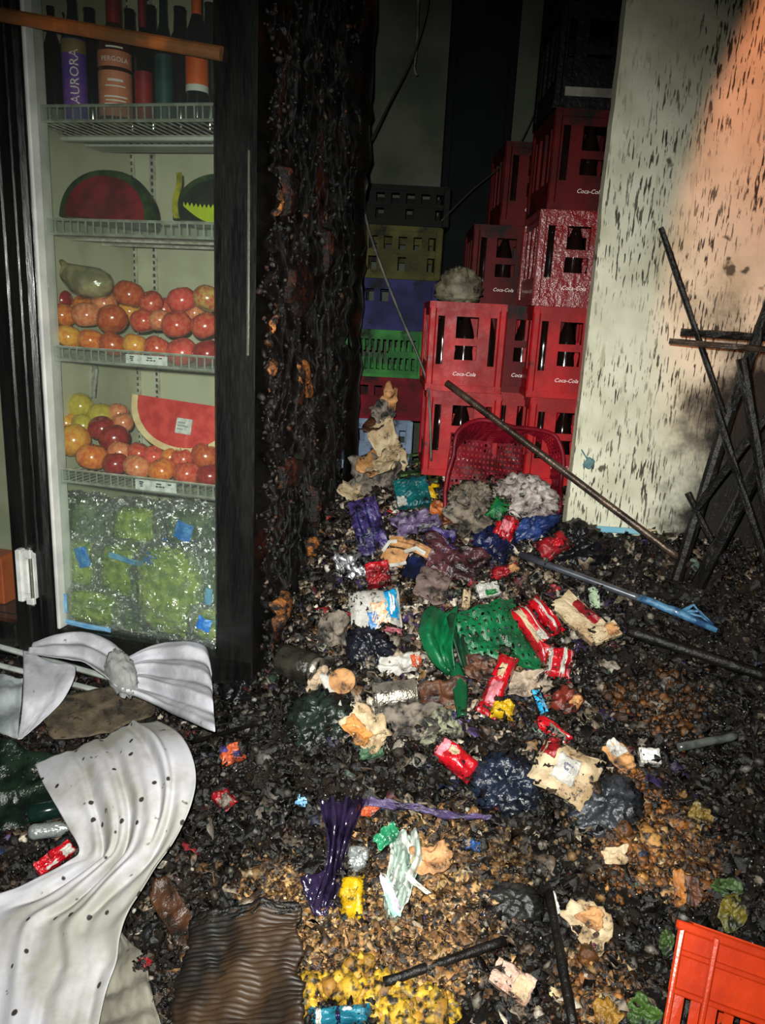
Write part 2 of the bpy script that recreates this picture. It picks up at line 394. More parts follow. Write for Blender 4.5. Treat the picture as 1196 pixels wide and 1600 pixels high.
# shelves: wire deck, front rails and clear price strip
m_strip = film_mat('price_strip', (.9, .92, .9, 1), clear=.93, rough=.05, bump=.05, bs=60, white=.04, gmax=.6)
for zi, z in enumerate((Z1, Z2, Z3, Z4)):
    mb = MB(); x0, x1 = -.06, UB+.02
    for yy in (.008, .20, .38): mb.tube([(x0, yy, z-.006), (x1, yy, z-.006)], .0045, 6)
    mb.tube([(x0, .006, z+.032), (x1, .006, z+.032)], .004, 6)
    n = 26
    for k in range(n+1):
        xx = x0+(x1-x0)*k/n; mb.tube([(xx, .006, z+.032), (xx, .006, z-.002), (xx, .38, z-.002)], .0022, 5)
    sh = obj('shelf', mb, m_wire, fridge)
    obj('price_strip', MB().box(x0+.01, x1-.005, -.004, -.001, z-.012, z+.034), m_strip, sh)
    if zi == 0:      # the upper shelf carries a pale back tray seen from below
        obj('tray', MB().rbox(x0, x1, .30, .40, z-.012, z-.006, .002).rbox(x0, x1, .18, .21, z-.02, z-.009, .002), m_gasket, sh)
    for (t0, t1, yy, ty, hh) in ([(197, 262, 553, 572, 1)] if zi == 2 else [(212, 276, 748, 771, 1)] if zi == 3 else []):
        q0 = F2(t0, yy, -.006); q1 = F2(t1, ty, -.006)
        tg = obj('price_tag', MB().box(q0.x, q1.x, -.008, -.0055, q1.z, q0.z), m_tag, sh, label='white paper price tag')
        W = q1.x-q0.x; Hh = q0.z-q1.z; ink = MB()
        for (fx, fw_, fz) in ((.10, .10, .7), (.10, .08, .5), (.12, .06, .3), (.52, .12, .66), (.50, .06, .4), (.58, .07, .4), (.67, .05, .4), (.80, .08, .7)):
            ink.box(q0.x+W*fx, q0.x+W*(fx+fw_), -.0087, -.0079, q1.z+Hh*fz, q1.z+Hh*(fz+.13))
        obj('print', ink, m_ink, tg)
# burnt right side of the cabinet
SD = .74
def side_fn(u, w_):
    y = -.045 + (SD+.045)*u; z = .02 + (TOPZ-.02)*w_
    lump = .020*fbm(y*9, z*5, 3.3, 4) + .012*noise.noise(Vector((y*33, z*26, 5))) + .005*noise.noise(Vector((y*85, z*70, 2)))*(1+noise.noise(Vector((y*7, z*4, 1))))
    e = math.exp(-((y+.03)/.035)**2)*.020*(1+fbm(3, z*18, 7, 3)*1.6)       # crust along the front corner
    bk = sstep(.60, SD, y)*(.03*sstep(1.2, 2.3, z) + .05*max(0, noise.noise(Vector((2.2, z*5.5, 9)))))
    x = UC+.012+lump+e+bk
    if u == 0: x = UC-.004
    return (x, y, z)
sp = obj('side_panel', MB().grid(side_fn, 130, 420, .03, flip=True), m_char, fridge, smooth=True, label='blistered black burnt side')
obj('back_edge', MB().tube([(UC+.045+.012*fbm(1, z*.37, 4), SD+.01, .02+z*.07) for z in range(40)], [.028+.012*noise.noise(Vector((z*.6, 0, 3))) for z in range(40)], 10, .12), m_char, fridge, smooth=True)
m_foam = M('foam_scorched', S(190, 118, 54), S(96, 52, 24), 30, .6, bump=1, bs=70, soot=.52, ss=34)
m_foamd = M('foam_dark', S(96, 44, 26), S(40, 20, 13), 26, .35, bump=1, bs=80, soot=.62, ss=30)
def SP(px, py): # hits the burnt side
    n = EX; pnt = FO + EX*(UC+.02); return FI @ plane_hit(px, py, pnt, n)
def foam(px, py, w_, h_, lean, mat, seed, t=.007):
    c0 = SP(px, py); r = SP(px+w_/2, py); up = SP(px, py-h_/2)
    wy = abs(r.y-c0.y); hz = abs(up.z-c0.z); mb = MB(); nr, ns = 7, 22
    vs = [(UC+.02+t+.012, c0.y, c0.z)]; fs = []
    for i in range(1, nr+1):
        for k in range(ns):
            an = 2*math.pi*k/ns; f = i/nr
            rr = f*(1+.75*noise.noise(Vector((math.cos(an)*1.7, math.sin(an)*1.7, seed))))
            y = c0.y+wy*rr*math.cos(an)+lean*hz*rr*math.sin(an); z = c0.z+hz*rr*math.sin(an)
            x = UC+.02+t*(1-f**2.5)+.007*noise.noise(Vector((y*90, z*90, seed)))+(0.006 if f < .9 else -.02)
            vs.append((x, y, z))
    for k in range(ns): fs.append((0, 1+k, 1+(k+1) % ns))
    for i in range(nr-1):
        for k in range(ns):
            a_ = 1+i*ns+k; b_ = 1+i*ns+(k+1) % ns; fs.append((a_, a_+ns, b_+ns, b_))
    obj('foam_patch', mb.add(vs, fs), mat, sp, smooth=True)
foam(476, 596, 22, 66, -.5, m_foam, 1.0); foam(468, 612, 16, 50, .2, m_foamd, 2.0); foam(455, 738, 34, 44, 0, m_foamd, 3.1)
foam(490, 856, 12, 40, -.4, m_foam, 4.0, .012); foam(494, 795, 8, 60, 0, m_foamd, 5.0, .012); foam(437, 950, 30, 46, 0, m_foam, 6.0, .03)
foam(436, 990, 32, 40, .1, m_foamd, 7.0, .016); foam(455, 300, 22, 70, 0, m_foamd, 8.0); foam(432, 315, 10, 60, 0, m_foam, 9.0, .012)
foam(424, 495, 9, 44, 0, m_foam, 10.0, .012); foam(512, 390, 12, 80, 0, m_foamd, 11.0, .012); foam(470, 450, 40, 80, 0, m_foamd, 12.0, .008); foam(422, 575, 10, 30, 0, m_foam, 13.0, .012)

# ---------------------------------------------------------------- fruit
def apple_mb(seed, squash=.9):
    prof = []
    for i in range(15):
        t = math.pi*i/14
        r = math.sin(t)*(1+.06*math.cos(t)); z = -math.cos(t)*squash
        if i > 10: z -= .30*((i-10)/4)**2
        if i < 3: z += .12*(1-i/3)**1.0
        prof.append((max(r, .03), z))
    return MB().lathe(prof, 22, None, .012)
def fruit_mat(name, a, b_, sp_=None):
    m = M(name, a, b_, 3.2, .22, coat=.5, bump=.03, bs=14)
    return m
FC = {'yellow': (S(226, 170, 70), S(214, 132, 62)), 'orange': (S(224, 140, 62), S(205, 96, 50)), 'peach': (S(222, 152, 104), S(206, 108, 76)),
      'red': (S(190, 58, 46), S(206, 104, 74)), 'dark red': (S(134, 30, 34), S(160, 54, 44)), 'brownish orange': (S(196, 104, 54), S(174, 70, 44)),
      'pink': (S(220, 98, 82), S(204, 70, 60)), 'green and red': (S(196, 170, 92), S(190, 82, 60)), 'yellow green': (S(200, 180, 74), S(178, 160, 62))}
AP = {}
for k, (a, b_) in FC.items():
    mm = fruit_mat('skin_'+k.replace(' ', '_'), a, b_); me = apple_mb(1).mesh('apple'); me.materials.append(mm)
    me.polygons.foreach_set('use_smooth', [True]*len(me.polygons)); AP[k] = me
m_stem = M('stem_brown', S(70, 48, 28), rough=.7)
stem_me = MB().tube([(0, 0, .52), (.02, 0, .68), (.06, .02, .80)], [.04, .035, .045], 6).mesh('stem'); stem_me.materials.append(m_stem)
def apple(px, py, r, vdep, kind, label, name='apple', tilt=None, squash=1.0, grp=None):
    q = F2(px, py, vdep); P = FM @ q; d = (P-CAM).dot(FW); rad = 1.11*r*d/FPX
    o = bpy.data.objects.new(name, AP[kind]); COL.objects.link(o)
    tl = tilt if tilt else (rnd.uniform(-.5, .5), rnd.uniform(-.5, .5))
    o.matrix_world = Matrix.Translation(P) @ Matrix.Rotation(tl[0], 4, 'X') @ Matrix.Rotation(tl[1], 4, 'Y') @ Matrix.Rotation(rnd.uniform(0, 6), 4, 'Z') @ Matrix.Diagonal((rad, rad, rad*squash, 1))
    tag(o, label, name, grp)
    s_ = bpy.data.objects.new('stem', stem_me); link(s_, o)
    return o
def fruit_rows(rows, shelf, grp, name='apple'):
    for rname, vdep, items in rows:
        items = sorted(items)
        for i, (px, py, r, k) in enumerate(items):
            apple(px, py, r, vdep, k, f'{k} {name}, {ORD[i]} from left in the {rname} row of the {shelf} fruit shelf', name, grp=grp)
fruit_rows([
 ('front', .062, [(107, 525, 19, 'yellow'), (142, 531, 18, 'orange'), (176, 537, 19, 'brownish orange'), (211, 538, 18, 'yellow'), (246, 543, 19, 'red'), (284, 549, 22, 'pink'), (324, 552, 22, 'dark red')]),
 ('second', .122, [(98, 492, 19, 'orange'), (135, 491, 21, 'peach'), (175, 498, 22, 'brownish orange'), (224, 501, 19, 'red'), (250, 500, 17, 'peach'), (276, 506, 22, 'red'), (320, 508, 21, 'red')]),
 ('third', .180, [(95, 468, 16, 'dark red'), (163, 472, 18, 'peach'), (202, 459, 22, 'brownish orange'), (236, 472, 18, 'red'), (284, 468, 21, 'pink'), (324, 466, 21, 'green and red')]),
 ('rearmost', .245, [(202, 486, 17, 'yellow'), (256, 482, 17, 'red'), (304, 488, 17, 'peach'), (130, 478, 17, 'orange')]),
], 'upper', 'apples on the upper fruit shelf')
fruit_rows([
 ('front', .062, [(144, 713, 22, 'orange'), (181, 724, 19, 'dark red'), (215, 729, 20, 'peach'), (253, 734, 20, 'orange'), (293, 739, 20, 'red'), (328, 744, 20, 'dark red')]),
 ('second', .118, [(188, 706, 18, 'peach'), (218, 707, 17, 'red'), (241, 712, 16, 'pink'), (266, 714, 15, 'orange'), (286, 716, 18, 'red'), (322, 711, 21, 'brownish orange')]),
 ('third', .160, [(158, 668, 19, 'dark red'), (179, 684, 22, 'dark red')]),
], 'lower', 'apples on the lower fruit shelf')
for i, (px, py, r, vd, k, lab) in enumerate([
 (102, 635, 17, .22, 'yellow green', 'small yellow-green guava against the left wall of the lower fruit shelf'), (125, 634, 19, .21, 'yellow green', 'yellow-green guava at the top of the pile on the lower fruit shelf'),
 (158, 650, 20, .22, 'yellow green', 'yellow-green guava behind the two dark red apples'), (185, 645, 15, .24, 'peach', 'small peach-coloured guava beside the watermelon slice'),
 (104, 661, 17, .17, 'yellow', 'yellow guava just above the big yellow one at left'), (130, 664, 17, .17, 'yellow green', 'pale yellow guava touching the dark red apple'),
 (114, 687, 24, .11, 'yellow', 'big yellow guava low at the left of the lower fruit shelf'), (192, 660, 15, .21, 'peach', 'small peach-coloured guava tucked under the watermelon rim')]):
    apple(px, py, r, vd, k, lab, 'guava', squash=1.12, grp='guavas on the lower fruit shelf')

# watermelon pieces: flesh face, pale rim, green rind
m_flesh = M('melon_flesh', S(214, 74, 66), S(190, 50, 50), 22, .25, bump=.25, bs=60)
m_rim = M('melon_rim', S(226, 206, 160), S(210, 178, 130), 20, .4)
m_rind = M('melon_rind', S(96, 116, 50), S(190, 168, 76), 26, .35, stretch=(1, 1, 1))
m_rindd = M('melon_rind_dark', S(30, 46, 24), S(58, 78, 36), 22, .3)
m_fleshd = M('melon_flesh_deep', S(128, 26, 28), S(86, 18, 20), 14, .25, bump=.3, bs=40)
m_cling = film_mat('cling_film', (.96, .97, .96, 1), clear=.86, rough=.15, bump=.4, bs=30, white=.05, gmax=.3)
def melon(px, py, wpx, hpx, vdep, label, mf, mr_, lean=.25, full=False, ang=0.0, rimm=None):
    c0 = F2(px, py, vdep); P = FM @ c0; d = (P-CAM).dot(FW)/FPX
    a = wpx/2*d; h = hpx*d; t = .10
    Mx = FM @ Matrix.Translation(c0) @ Matrix.Rotation(ang, 4, 'Y') @ Matrix.Rotation(lean, 4, 'X')
    root = thing('watermelon_slice', label, 'watermelon', Mx)
    def arc(f, n=28): return [(-a*f*math.cos(math.pi*k/n), -h*f*math.sin(math.pi*k/n)**(.85 if f < 1 else .85)) for k in range(n+1)]
    n = 28
    def face(f0, f1, yo):
        mb = MB(); A = arc(f0); B = arc(f1); vs = [(x, yo, z) for x, z in A]+[(x, yo, z) for x, z in B]
        return mb.add(vs, [(i, i+1, n+1+i+1, n+1+i) for i in range(n)])
    inner = MB(); A = arc(.88); fl = [(x, -.001+.004*noise.noise(Vector((x*40, z*40, 2))), z-.0) for x, z in A]
    mid = [(x*.6, -.006, z*.6) for x, z in A]; inn = [(x*.25, -.007, z*.25) for x, z in A]
    inner.add(fl+mid+inn, [(i, i+1, n+2+i, n+1+i) for i in range(n)]+[(n+1+i, n+2+i, 2*n+3+i, 2*n+2+i) for i in range(n)]+[tuple(range(2*n+2, 3*n+3))])
    topm = MB().add([(-a*.88, 0, 0), (a*.88, 0, 0), (a*.8, t, .0), (-a*.8, t, .0)], [(0, 1, 2, 3)])
    inner.add(topm.v, topm.f)
    obj('flesh', inner, mf, root, smooth=False)
    obj('rim', face(.88, 1.0, 0), rimm or m_rim, root)
    mb = MB(); A = arc(1.0); B = arc(1.04); C_ = arc(.98); D_ = arc(.78)
    vs = [(x, 0, z) for x, z in A]+[(x, .02, z) for x, z in B]+[(x, t*.6, z) for x, z in C_]+[(x, t, z) for x, z in D_]
    fs = [(l*(n+1)+i+1, l*(n+1)+i, (l+1)*(n+1)+i, (l+1)*(n+1)+i+1) for l in range(3) for i in range(n)]+[tuple(3*(n+1)+i for i in range(n+1))]
    obj('rind', mb.add(vs, fs), mr_, root, smooth=True)
    return root, a, h
r_, a_, h_ = melon(290, 628, 186, 82, .15, 'red watermelon slice with a white sticker on the lower fruit shelf', m_flesh, m_rind, lean=-.25, ang=.06)
obj('sticker', MB().rbox(-.012, .040, -.016, -.009, -.100, -.052, .001), m_tag, r_, label='white square sticker')
stk = MB()
for k, (x, w_) in enumerate(((-.006, .026), (-.006, .036), (-.006, .02))): stk.box(x, x+w_, -.0172, -.0158, -.068-k*.010, -.064-k*.010)
obj('sticker_print', stk, M('print_grey', S(150, 150, 158)), r_)
r_, a_, h_ = melon(162, 343, 160, 74, .10, 'dark red watermelon slice lying on the shelf under the bottles', m_fleshd, m_rindd, lean=.12, ang=math.pi+.05, rimm=m_rindd)
# rounded hump of the dark slice's cut face
r2, a_, h_ = melon(338, 345, 150, 70, .12, 'dark green cut watermelon with a jagged lime label', M('melon_skin_black', S(20, 26, 18), S(34, 42, 26), 9, .25), m_rindd, lean=.10, ang=math.pi, rimm=m_rindd)
z = MB(); npk = 12; X0, X1 = -.098, .06
vs = []; fs = []
for k in range(npk*2+1):
    x = X0+(X1-X0)*k/(npk*2); f = k/(npk*2)
    tz = -.030-(.012 if k % 2 else 0)-.006*math.sin(f*3.1); bz = -.034-.052*math.sin(math.pi*min(1, f*.75+.05))
    t_, b2 = -(.078+tz), -(.078+min(bz, tz-.002)); vs += [(-x, -.013, t_), (-x, -.013, b2), (-x, -.010, t_), (-x, -.010, b2)]
for k in range(npk*2):
    i = k*4; fs += [(i, i+1, i+5, i+4), (i+2, i+6, i+7, i+3), (i, i+4, i+6, i+2), (i+1, i+3, i+7, i+5)]
m_lime = M('label_lime', S(188, 206, 40), S(168, 190, 34), 20, .3)
obj('jagged_label', z.add(vs, fs), m_lime, r2, label='lime green label with a jagged edge')
obj('ribbon', MB().grid(lambda u, w_: (.122-.018*u+.006*math.sin(w_*6), -.02-.006*math.sin(w_*3), .0-.125*w_), 3, 16, .0015), M('ribbon_lime', S(170, 160, 40), S(120, 116, 30), 30, .3), r2)

# film-wrapped squash on the apples
q = F2(128, 440, .13); P = FM @ q
pts = [(-.095, .035, .058), (-.07, .02, .045), (-.045, 0, .025), (-.015, 0, .008), (.02, 0, .0), (.055, 0, -.003), (.085, 0, -.006), (.10, 0, -.008)]
sq = thing('wrapped_squash', 'pale squash wrapped in clear film lying on the apples', 'squash', FM @ Matrix.Translation(q))
obj('squash_body', MB().tube(pts, [.008, .012, .030, .042, .046, .044, .034, .010], 16, .02), M('squash_skin', S(206, 192, 140), S(120, 112, 70), 12, .55, bump=.1, spec=.2), sq, smooth=True)
obj('film', MB().tube([(x, y, z_-.002) for x, y, z_ in pts[2:]], [.033, .045, .050, .048, .038, .013], 14, .02), m_cling, sq, smooth=True)
# grey pouch standing at the back of the lower fruit shelf
q = F2(135, 592, .30); P = FM @ q
pc = thing('price_card', 'grey plastic pouch hanging at the back left above the guavas', 'pouch', FM @ Matrix.Translation(q))
obj('pouch', MB().grid(lambda u, w_: (-.042+.084*u+.006*math.sin(w_*5), .012*math.sin(u*3.1)+.01*fbm(u*3, w_*3, 2), .062-.124*w_), 10, 12, .012), M('pouch_grey', S(170, 170, 160), S(120, 120, 112), 22, .4, bump=.3), pc, smooth=True)
obj('print', MB().box(-.012, .02, -.012, -.006, -.02, .03), m_ink, pc)
q = F2(95, 600, .30)
dk = thing('dark_bottle', 'small black bottle in the back left corner above the guavas', 'bottle', FM @ Matrix.Translation((q.x+.005, q.y, Z4)))
obj('bottle_body', MB().lathe([(.03, 0), (.033, .01), (.033, .15), (.014, .19), (.012, .235)], 16), M('bottle_black_small', S(28, 28, 30), rough=.2), dk, smooth=True)
obj('cap', MB().lathe([(.014, .225), (.014, .25)], 12), m_black, dk)

# ---------------------------------------------------------------- bottles on the top shelf
m_gl = {'black': M('glass_black', S(14, 13, 12), rough=.12, coat=.6), 'green': M('glass_green', S(16, 34, 30), rough=.12, coat=.6), 'amber': M('glass_amber', S(60, 30, 20), rough=.12, coat=.6)}
def bottle(px, wpx, vdep, kind, label, mats, hgt=.30, shoulder=.19, lab=None, cap=None, words=None, lines=()):
    c0 = F2(px, 120, vdep); P = FM @ c0; d = (P-CAM).dot(FW)/FPX; r = wpx/2*d
    root = thing('bottle', label, 'bottle', FM @ Matrix.Translation((c0.x, vdep, Z1)) @ Matrix.Rotation(math.atan2((FI @ CAM).x-c0.x, c0.y-(FI @ CAM).y), 4, 'Z'), 'bottles on the top shelf')
    obj('bottle_body', MB().lathe([(r*.9, 0), (r, .008), (r, shoulder), (r*.85, shoulder+.022), (r*.42, shoulder+.06), (r*.36, hgt), (r*.40, hgt+.004), (r*.40, hgt+.012)], 22), m_gl[kind], root, smooth=True)
    for (z0, z1, mt) in (lab or []):
        obj('label', MB().grid(lambda u, w_: ((r+.0012)*math.sin((u-.5)*3.6), -(r+.0012)*math.cos((u-.5)*3.6), z0+(z1-z0)*w_), 18, 1, .0006, flip=False), mt, root)
    if cap: obj('capsule', MB().lathe([(r*.44, hgt-.06), (r*.44, hgt+.02)], 14), cap, root)
    for (lz, la, lh) in lines: obj('print_line', MB().grid(lambda u, w_: ((r+.0022)*math.sin((u-.5)*2*la), -(r+.0022)*math.cos((u-.5)*2*la), lz+lh*w_), 10, 1, .0004), m_txt, root)
    for (txt, size, z, vert, mt) in (words or []):
        def wrap(co):
            x, y = (co.x, co.y) if not vert else (-co.y, co.x)
            an = x/(r+.002); return Vector(((r+.0022+co.z)*math.sin(an), -(r+.0022+co.z)*math.cos(an), z+y))
        obj('lettering', text_mesh(txt, size, wrap), mt, root)
    return root
m_txt = M('print_white', S(235, 228, 220), rough=.5)
m_purple = M('label_purple', S(120, 74, 160), S(78, 58, 150), 16, .4)
m_pink = M('label_copper', S(214, 136, 104), S(180, 104, 78), 12, .35)
m_redl = M('label_red', S(150, 36, 40), S(110, 24, 32), 16, .4)
m_teal = M('label_teal', S(30, 78, 74), S(20, 56, 56), 16, .4)
m_orl = M('label_orange', S(220, 98, 30), S(196, 80, 24), 16, .4)
m_whl = M('label_white', S(206, 208, 200), rough=.5)
m_yel = M('label_yellow', S(214, 190, 50), S(190, 160, 40), 16, .4)
bottle(84, 30, .11, 'black', 'black bottle with a grey base label beside the left gasket', None, lab=[(.0, .045, M('label_grey', S(120, 116, 108), rough=.6))])
bottle(117, 36, .07, 'green', 'bottle with a tall purple label and vertical white lettering', None, shoulder=.21, lab=[(.004, .21, m_purple), (.175, .208, m_yel)], words=[('AURORA', .034, .115, True, m_txt)])
bottle(180, 50, .07, 'amber', 'copper-labelled wide bottle with lettering across its middle', None, lab=[(.012, .125, m_pink), (.135, .175, m_pink)], words=[('PERGOLA', .0175, .152, False, m_txt)], cap=m_redl, lines=[(.180, .5, .004), (.098, .45, .006), (.085, .6, .003), (.058, .7, .004), (.049, .6, .003), (.040, .7, .003)])
bottle(224, 26, .08, 'black', 'slim dark bottle with a narrow red label', None, shoulder=.16, lab=[(.01, .13, m_redl)], cap=m_redl)
bottle(256, 26, .08, 'green', 'slim dark teal bottle right of the red-labelled one', None, lab=[(.01, .17, m_teal)])
bottle(308, 34, .06, 'black', 'black bottle with an orange over white label and red neck', None, shoulder=.20, lab=[(.088, .16, m_orl), (.072, .088, m_whl)], cap=m_orl)
bottle(345, 30, .09, 'black', 'dark bottle with a teal label against the right stile', None, lab=[(.085, .155, m_teal)])
for i, px in enumerate((70, 98, 143, 205, 238, 282, 328)):
    bottle(px, (34, 38, 44, 40, 36, 46, 40)[i], .22+.02*(i % 2), 'black', f'plain dark bottle in the rear row of the top shelf, {ORD[i]} from left', None, hgt=.33, shoulder=.22)
# orange reflection in the door glass, built as a bar past the left mullion
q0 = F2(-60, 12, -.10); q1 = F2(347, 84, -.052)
tag(obj('reflection_bar', MB().tube([FM @ (q0+(q1-q0)*t) for t in (0, .2, .4, .6, .8, 1)], .017, 12), M('reflection_orange', S(206, 118, 62), S(120, 84, 54), 6, .4, stretch=(1, 1, 1))), 'orange reflection built as a bar slanting across the top of the fridge door', 'rod')

# orange carton in the left compartment
q = F2(6, 910, .10)
oc = thing('orange_carton', 'orange carton low behind the left fridge door', 'carton', FM @ Matrix.Translation((q.x-.09, .10, Z0-.03)))
obj('carton_body', MB().rbox(-.05, .085, 0, .08, 0.0, .17, .004), M('carton_orange', S(206, 98, 34), S(180, 74, 26), 9, .4), oc)
obj('carton_flap', MB().rbox(-.05, .085, .0, .08, .171, .176, .002), m_orl, oc)

# ---------------------------------------------------------------- bagged salad in the bottom of the fridge
m_let = M('lettuce', S(196, 214, 84), S(122, 158, 48), 30, .5, bump=.6, bs=60)
m_letd = M('lettuce_dark', S(120, 146, 84), S(60, 88, 54), 26, .5, bump=.6, bs=60)
m_bag = film_mat('salad_film', (.96, .98, .98, 1), clear=.66, rough=.22, bump=1.0, bs=30, white=.09, gmax=.5)
m_blue = M('label_blue', S(44, 112, 196), S(80, 140, 196), 26, .3, bump=.8, bs=40)
m_blul = M('label_pale_blue', S(120, 170, 200), S(90, 140, 180), 20, .3)
def salad(px, py, wpx, hpx, vdep, label, leaf, labs, seed, leafscale=.8):
    c0 = F2(px, py, vdep); d = ((FM @ c0)-CAM).dot(FW)/FPX; a, h = wpx/2*d, hpx/2*d
    root = thing('salad_bag', label, 'salad bag', FM @ Matrix.Translation(c0), 'bagged salads at the bottom of the fridge')
    def blobf(fx, fy, fz, amp, fr):
        def fn(u, w_):
            an = 2*math.pi*u; t = math.pi*(w_*.998+.001)
            n = Vector((math.sin(t)*math.cos(an), math.sin(t)*math.sin(an), math.cos(t)))
            n = Vector([math.copysign(abs(c)**.62, c) for c in n])
            k = 1+amp*(1-2*abs(noise.noise(n*fr+Vector((seed, seed*2, 0)))))+amp*.5*noise.noise(n*fr*2.6)
            return (n.x*fx*k, n.y*fy*k, n.z*fz*k)
        return fn
    lf = obj('lettuce', MB().grid(blobf(a*leafscale, .034, h*leafscale, .26, 5.5), 60, 44, flip=True), leaf, root, smooth=True)
    obj('film', MB().grid(blobf(a*1.04, .048, h*1.04, .16, 4.6), 54, 40, flip=True), m_bag, root, smooth=False)
    for (dx, dz, w_, hh, rot, mt) in labs:
        Mr = Matrix.Translation((dx*a, -.060, dz*h)) @ Matrix.Rotation(rot, 4, 'Y')
        obj('label', MB().grid(lambda u, q: Mr @ Vector(((u-.5)*w_*a*2, .012*abs(u-.5)+.006*noise.noise(Vector((u*3, q*3, seed))), (q-.5)*hh*h*2)), 8, 6, .001), mt, root)
    return root
salad(135, 822, 96, 92, .10, 'dark green salad bag against the left wall above the blue-labelled one', m_letd, [], 1.0)
salad(215, 825, 96, 84, .11, 'salad bag with bright green leaves just under the lower fruit shelf', m_let, [], 2.0, .62)
salad(300, 835, 110, 96, .12, 'bluish salad bag in the top right of the pile', m_letd, [(.0, .25, .26, .3, .3, m_blue), (-.55, -.45, .26, .3, .7, m_blue)], 3.0, .6)
salad(135, 880, 84, 92, .07, 'salad bag with an upright blue leaf-shaped label at left', m_let, [(.28, .42, .26, .34, -.3, m_blue)], 4.0, .7)
salad(208, 893, 120, 88, .06, 'pale salad bag in the middle with a blue band along its top', m_let, [(.25, .62, .66, .10, .12, m_blul), (.75, .78, .16, .2, .5, m_blue)], 5.0, .78)
salad(272, 925, 118, 136, .035, 'big salad bag full of light green leaves at front right', m_let, [], 6.0, .86)
salad(150, 947, 104, 62, .035, 'flat salad bag with a green window at the bottom left', m_let, [(0, -.72, .8, .12, .05, m_blul), (-.75, .3, .12, .5, 0, m_blul)], 7.0, .7)
salad(325, 905, 70, 110, .055, 'shiny salad bag squeezed against the right stile', m_letd, [(.4, -.3, .18, .24, .1, m_blul)], 8.0, .6)
salad(330, 972, 64, 64, .03, 'small salad bag with a bright blue label in the bottom right corner', m_let, [(.05, .25, .36, .32, .3, m_blue)], 9.0, .7)
salad(215, 965, 70, 60, .05, 'crumpled clear salad bag between the two green ones at the bottom', m_letd, [], 10.0, .5)
# ================================================================ crates at the back
CW, CD, CH = .255, .36, .305
def holed(mb, xs, zs, holes, place):
    """wall of boxes: cells between cuts xs, zs; cells in holes stay open. place(x0,x1,z0,z1)->adds"""
    for j in range(len(zs)-1):
        i = 0
        while i < len(xs)-1:
            if (i, j) in holes: i += 1; continue
            k = i
            while k+1 < len(xs)-1 and (k+1, j) not in holes: k += 1
            place(mb, xs[i], xs[k+1], zs[j], zs[j+1]); i = k+1
def soda_crate_mb(W=CW, D=CD, H=CH):
    mb = MB(); t = .010
    fx = [-W/2, -W*.40, -W*.31, -W*.15, W*.15, W*.31, W*.40, W/2]
    fz = [0, .10*H, .30*H, .36*H, .52*H, .60*H, .84*H, H-.001]
    fh = {(1, 4), (1, 3), (1, 5), (1, 2), (3, 3), (3, 5), (5, 2), (5, 3), (5, 4), (5, 5)}
    for yy in (-D/2, D/2-t):
        holed(mb, fx, fz, fh, lambda m, a, b, c, d: m.box(a, b, yy, yy+t, c, d))
    sy = [-D/2+t, -D*.38, -D*.30, -D*.20, -D*.06, D*.06, D*.20, D*.30, D*.38, D/2-t]
    sh = {(k, j) for k in (1, 3, 5, 7) for j in (2, 3, 4, 5)}
    for xx in (-W/2, W/2-t):
        holed(mb, sy, fz, sh, lambda m, a, b, c, d: m.box(xx, xx+t, a, b, c, d))
    mb.box(-W/2+t, W/2-t, -D/2+t, D/2-t, .002, .012)
    # proud rims and corner posts
    for z0, z1 in ((0, .022), (H-.024, H-.002)):
        mb.box(-W/2-.006, W/2+.006, -D/2-.006, -D/2-.0005, z0, z1).box(-W/2-.006, W/2+.006, D/2+.0005, D/2+.006, z0, z1)
        mb.box(-W/2-.006, -W/2-.0005, -D/2, D/2, z0, z1).box(W/2+.0005, W/2+.006, -D/2, D/2, z0, z1)
    for sx_ in (-1, 1):
        for sy_ in (-1, 1):
            cx, cy = sx_*(W/2-.006), sy_*(D/2-.006); mb.rbox(cx-.013, cx+.013, cy-.013, cy+.013, .0, H-.003, .005)
    # inner dividers
    for k in range(1, 3): mb.box(-W/2+t, W/2-t, -D/2+D*k/3-.002, -D/2+D*k/3+.002, .012, H*.6)
    return mb
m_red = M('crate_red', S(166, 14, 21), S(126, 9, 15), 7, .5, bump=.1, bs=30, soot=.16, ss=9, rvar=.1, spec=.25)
m_reddk = M('crate_red_dimmed', S(84, 10, 15), S(52, 7, 10), 6, .6, bump=.1, bs=30, soot=.3, ss=7, spec=.15)  # torch falloff on the rear and upper crates put into a darker red
m_redlit = M('crate_red_lit', S(120, 22, 26), S(120, 52, 52), 9, .22, bump=.8, bs=22, soot=.12, ss=12, coat=.6)  # pinkish light and highlights put into the crate colour
m_logo = M('logo_white', S(226, 214, 210), rough=.5)
soda_me = soda_crate_mb().mesh('crate_body'); soda_me.materials.append(m_red)
soda_me2 = soda_me.copy(); soda_me2.materials.clear(); soda_me2.materials.append(m_redlit)
logo_me = text_mesh('Coca-Cola', .019, lambda c: Vector((c.x, -c.z, c.y)), shear=.3); logo_me.materials.append(m_logo)
GRP = 'red soda crates stacked at the back'
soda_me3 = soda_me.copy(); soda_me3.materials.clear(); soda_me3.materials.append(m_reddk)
m_cola = M('cola_glass', S(20, 11, 9), rough=.1, coat=.5)
cola_me = MB().lathe([(.030, 0), (.034, .006), (.034, .10), (.030, .13), (.034, .16), (.026, .20), (.013, .24), (.012, .272), (.014, .275), (.014, .285)], 14).mesh('soda_bottle'); cola_me.materials.append(m_cola); cola_me.polygons.foreach_set('use_smooth', [True]*len(cola_me.polygons))
